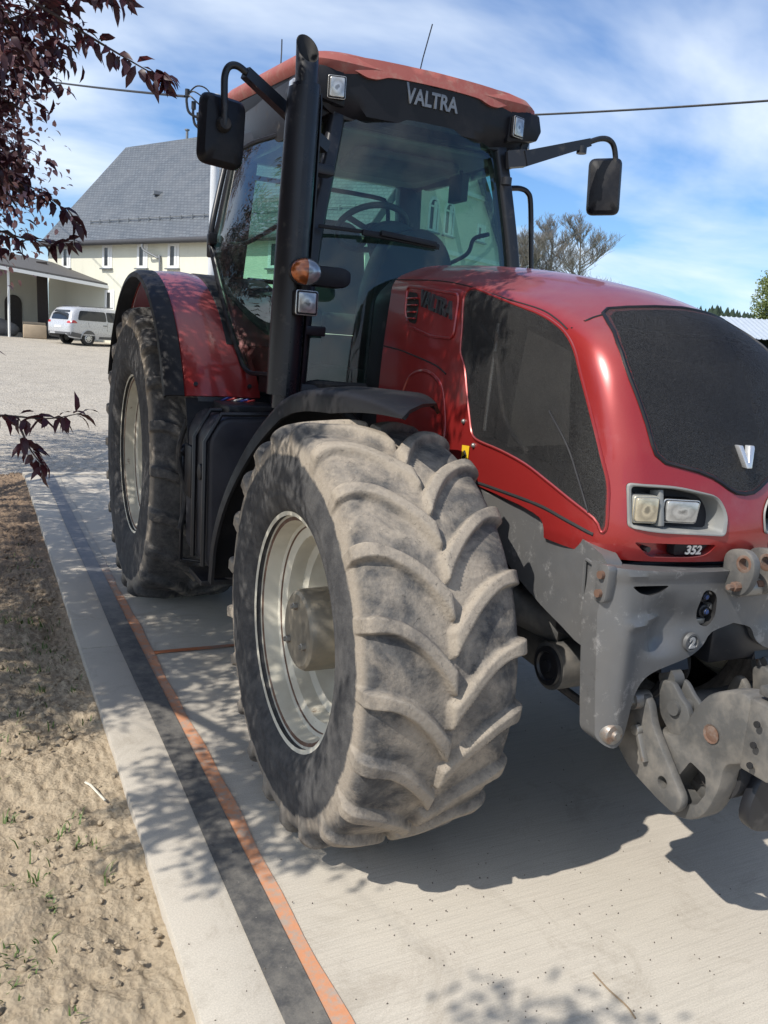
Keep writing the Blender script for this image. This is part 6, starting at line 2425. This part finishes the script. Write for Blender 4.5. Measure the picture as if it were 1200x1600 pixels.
# green tree at the right edge
GLEAF = mat_leaf('spring_green_leaf', (.15, .19, .07), (.24, .27, .11), (.26, .32, .09), .6)
T = empty('green_tree', (59.5, 47.8, gz(59.5, 47.8)))
tag(T, 'pale green leafy tree above the metal shed roof at the right edge', 'tree')
B = np.array(T.location)
mb = MB()
mb.tube([(0, 0, -.3), (.1, 0, 2.5), (0, .1, 5.2)], [.28, .2, .1], 10)
pos, di = [], []
for c, r_, n in (((0, 0, 4.7), (2.1, 2.1, 2.2), 5200), ((1.2, -.5, 3.4), (1.8, 1.8, 1.7), 3200), ((-.6, .2, 3.0), (1.2, 1.3, 1.3), 1500), ((.1, 0, 6.2), (1.1, 1.1, 1.0), 1500)):
    dd = rnd_dirs(n // 24)
    cl = np.array(c) + dd * np.array(r_) * (RNG.random((n // 24, 1)) ** .4)
    for q in cl:
        pos.append(q + RNG.normal(size=(24, 3)) * .20)
        mb.tube([tuple(np.array(c) * .8), tuple(q)], [.035, .012], 4, caps=False) if RNG.random() < .25 else None
mb.build('trunk', BARK, T, weld=0, recalc=False)
pos = np.concatenate(pos)
n = len(pos)
leaf_mesh('crown', pos, rnd_dirs(n), rnd_dirs(n), RNG.uniform(.14, .26, n), RNG.uniform(.08, .15, n), [GLEAF], T)

# open shed with a ribbed metal roof
SH = empty('metal_roof_shed', (50.0, 40.2, 3.0))
tag(SH, 'open sided shed with a ribbed pale metal roof beyond the bonnet', 'shed')
shd = Vector((6.2, -3.0, 0)).normalized()
shn = Vector((.44, .90, 0))
s0 = Vector((44.0, 42.6, 0))


def sp_(s, o, z):
    q = s0 + shd * s + shn * o
    return (q.x, q.y, z)


mb = MB()
rows = []
ncol = 160
for i in range(ncol + 1):
    s = 16.0 * i / ncol
    rib = .07 if i % 4 == 0 else 0
    rows.append([sp_(s, 0, 4.32 + rib), sp_(s, 5.0, 6.05 + rib)])
mb.grid(rows)
loc(SH, mb).build('roof', simple('ribbed_roof_sheet', (.50, .55, .60), .4, .3, var=.08, vscale=1), SH, angle=20)
mb = MB()
for s in (.3, 4.2, 8.1, 12.0, 15.7):
    mb.bar(sp_(s, .2, 2.0), sp_(s, .2, 4.3), .18, .18)
loc(SH, mb).build('post_row', simple('dark_shed_timber', (.05, .045, .04), .8), SH)
mb = MB()
mb.add([sp_(0, 5, 2.0), sp_(16, 5, 2.0), sp_(16, 5, 5.9), sp_(0, 5, 5.9), sp_(0, .3, 2), sp_(0, .3, 4.3)], [(0, 1, 2, 3), (4, 0, 3, 5)])
loc(SH, mb).build('wall', simple('dark_shed_boards', (.035, .035, .04), .8), SH)

# wooded hill on the horizon
mb = MB()
hx = np.arange(120, 420, 6)
rows = []
for k, (oy, hz) in enumerate(((0, -2), (20, 12), (60, 19), (120, 20), (200, 10))):
    rows.append([(x * .9 + oy * .6 + 40, 300 - x * .36 + oy, hz + 5 * math.sin(x * .03) + 2 * math.sin(x * .11)) for x in hx])
HL = mb.grid(rows).build('hill', simple('dark_hill', (.03, .05, .025), .9, var=.3, vscale=.05))
tag(HL, kind='structure')
mb = MB()
r = random.Random(3)
for k in range(1500):
    i = r.uniform(0, len(hx) - 1)
    t = r.uniform(.6, 2.6)
    a, b = int(i), int(t)
    p = Vector(rows[b][a])
    q = Vector(rows[b + 1][a])
    x0 = p + (q - p) * (t - b) + Vector((r.uniform(-4, 4), r.uniform(-3, 3), 0))
    h = r.uniform(2.5, 5.5)
    w = h * .34
    mb.tube([x0, x0 + Vector((0, 0, h * .5)), x0 + Vector((0, 0, h))], [w, w * .6, .05], 6, caps=False)
FW = mb.build('far_wood', simple('dark_conifer', (.018, .034, .018), .9, var=.4, vscale=.4), weld=0, recalc=False, angle=180)
tag(FW, kind='stuff')

# ------------------------------------------------------------------ light, sky, camera
SUN_DIR = Vector((-.9, -.2, 1.0)).normalized()
sl = bpy.data.lights.new('sun', 'SUN')
sl.energy = 3.9
sl.angle = R(.53)
sl.color = (1.0, .945, .86)
so = bpy.data.objects.new('sun', sl)
COL.objects.link(so)
so.rotation_euler = (-SUN_DIR).to_track_quat('-Z', 'Y').to_euler()

w = bpy.data.worlds.new('World')
SC.world = w
w.use_nodes = True
nt = w.node_tree
bg = nt.nodes['Background']
sky = nt.nodes.new('ShaderNodeTexSky')
sky.sky_type = 'NISHITA'
sky.sun_disc = False
sky.sun_elevation = math.asin(SUN_DIR.z)
sky.sun_rotation = math.atan2(SUN_DIR.x, SUN_DIR.y)
sky.air_density = 1.0
sky.dust_density = .6
sky.ozone_density = 2.0


def N(t, **kw):
    n = nt.nodes.new(t)
    for k, v in kw.items():
        if k in n.inputs:
            if isinstance(v, bpy.types.NodeSocket):
                nt.links.new(v, n.inputs[k])
            else:
                n.inputs[k].default_value = v
        else:
            setattr(n, k, v)
    return n


def NM(op, a, b=0.0, clamp=False):
    n = nt.nodes.new('ShaderNodeMath')
    n.operation = op
    n.use_clamp = clamp
    for i, q in enumerate((a, b)):
        if isinstance(q, bpy.types.NodeSocket):
            nt.links.new(q, n.inputs[i])
        else:
            n.inputs[i].default_value = q
    return n.outputs[0]


tc = N('ShaderNodeTexCoord').outputs['Generated']
sx_ = N('ShaderNodeSeparateXYZ', Vector=tc).outputs
zc = NM('ADD', NM('MAXIMUM', sx_[2], 0.0), .22)
px_ = NM('DIVIDE', sx_[0], zc)
py_ = NM('DIVIDE', sx_[1], zc)
cv = N('ShaderNodeCombineXYZ', X=px_, Y=py_, Z=0.37).outputs[0]
mp = N('ShaderNodeMapping', Vector=cv)
mp.inputs['Rotation'].default_value = (0, 0, R(38))
mp.inputs['Scale'].default_value = (.8, 1.15, 1)
mp.inputs['Location'].default_value = (CLOUD_X, CLOUD_Y, 0)
n1 = N('ShaderNodeTexNoise', Vector=mp.outputs[0], Scale=1.15, Detail=6.0, Roughness=.52, Distortion=.25).outputs['Fac']
n2 = N('ShaderNodeTexNoise', Vector=mp.outputs[0], Scale=.5, Detail=3.0, Roughness=.5).outputs['Fac']
cf = NM('ADD', NM('MULTIPLY', n1, .75), NM('MULTIPLY', n2, .45))
rp = nt.nodes.new('ShaderNodeValToRGB')
rp.color_ramp.elements[0].position = .535
rp.color_ramp.elements[0].color = (0, 0, 0, 1)
rp.color_ramp.elements[1].position = .71
rp.color_ramp.elements[1].color = (1, 1, 1, 1)
nt.links.new(cf, rp.inputs[0])
mixn = nt.nodes.new('ShaderNodeMix')
mixn.data_type = 'RGBA'
nt.links.new(NM('MULTIPLY', rp.outputs[0], .85), mixn.inputs[0])
tint = nt.nodes.new('ShaderNodeMix')
tint.data_type = 'RGBA'
tint.blend_type = 'MULTIPLY'
tint.inputs[0].default_value = 1.0
nt.links.new(sky.outputs[0], tint.inputs[6])
tint.inputs[7].default_value = (.58, .77, 1.0, 1)
nt.links.new(tint.outputs[2], mixn.inputs[6])
mixn.inputs[7].default_value = (6.2, 6.8, 7.5, 1)
nt.links.new(mixn.outputs[2], bg.inputs['Color'])
bg.inputs['Strength'].default_value = .125

cam = bpy.data.cameras.new('camera')
cam.sensor_fit = 'HORIZONTAL'
cam.sensor_width = 36
cam.lens = 36 * 1286.38 / 1200
cam.clip_start = .05
cam.clip_end = 2000
co = bpy.data.objects.new('camera', cam)
COL.objects.link(co)
yw, pt_, rl_ = R(26.784), R(11.3668), R(4.1773)
fw_ = Vector((math.sin(yw) * math.cos(pt_), math.cos(yw) * math.cos(pt_), -math.sin(pt_)))
r0 = Vector((math.cos(yw), -math.sin(yw), 0))
u0 = r0.cross(fw_)
r1 = r0 * math.cos(rl_) + u0 * math.sin(rl_)
u1 = -r0 * math.sin(rl_) + u0 * math.cos(rl_)
M = Matrix(((r1.x, u1.x, -fw_.x), (r1.y, u1.y, -fw_.y), (r1.z, u1.z, -fw_.z))).to_4x4()
M.translation = Vector((-2.26219, -2.81265, 1.89893))
co.matrix_world = M
SC.camera = co

SC.render.engine = 'CYCLES'
SC.cycles.use_denoising = True
SC.cycles.max_bounces = 8
SC.cycles.transparent_max_bounces = 16
SC.cycles.sample_clamp_indirect = 6
SC.view_settings.view_transform = 'Standard'
SC.view_settings.look = 'None'
SC.view_settings.exposure = .42
SC.view_settings.gamma = 1
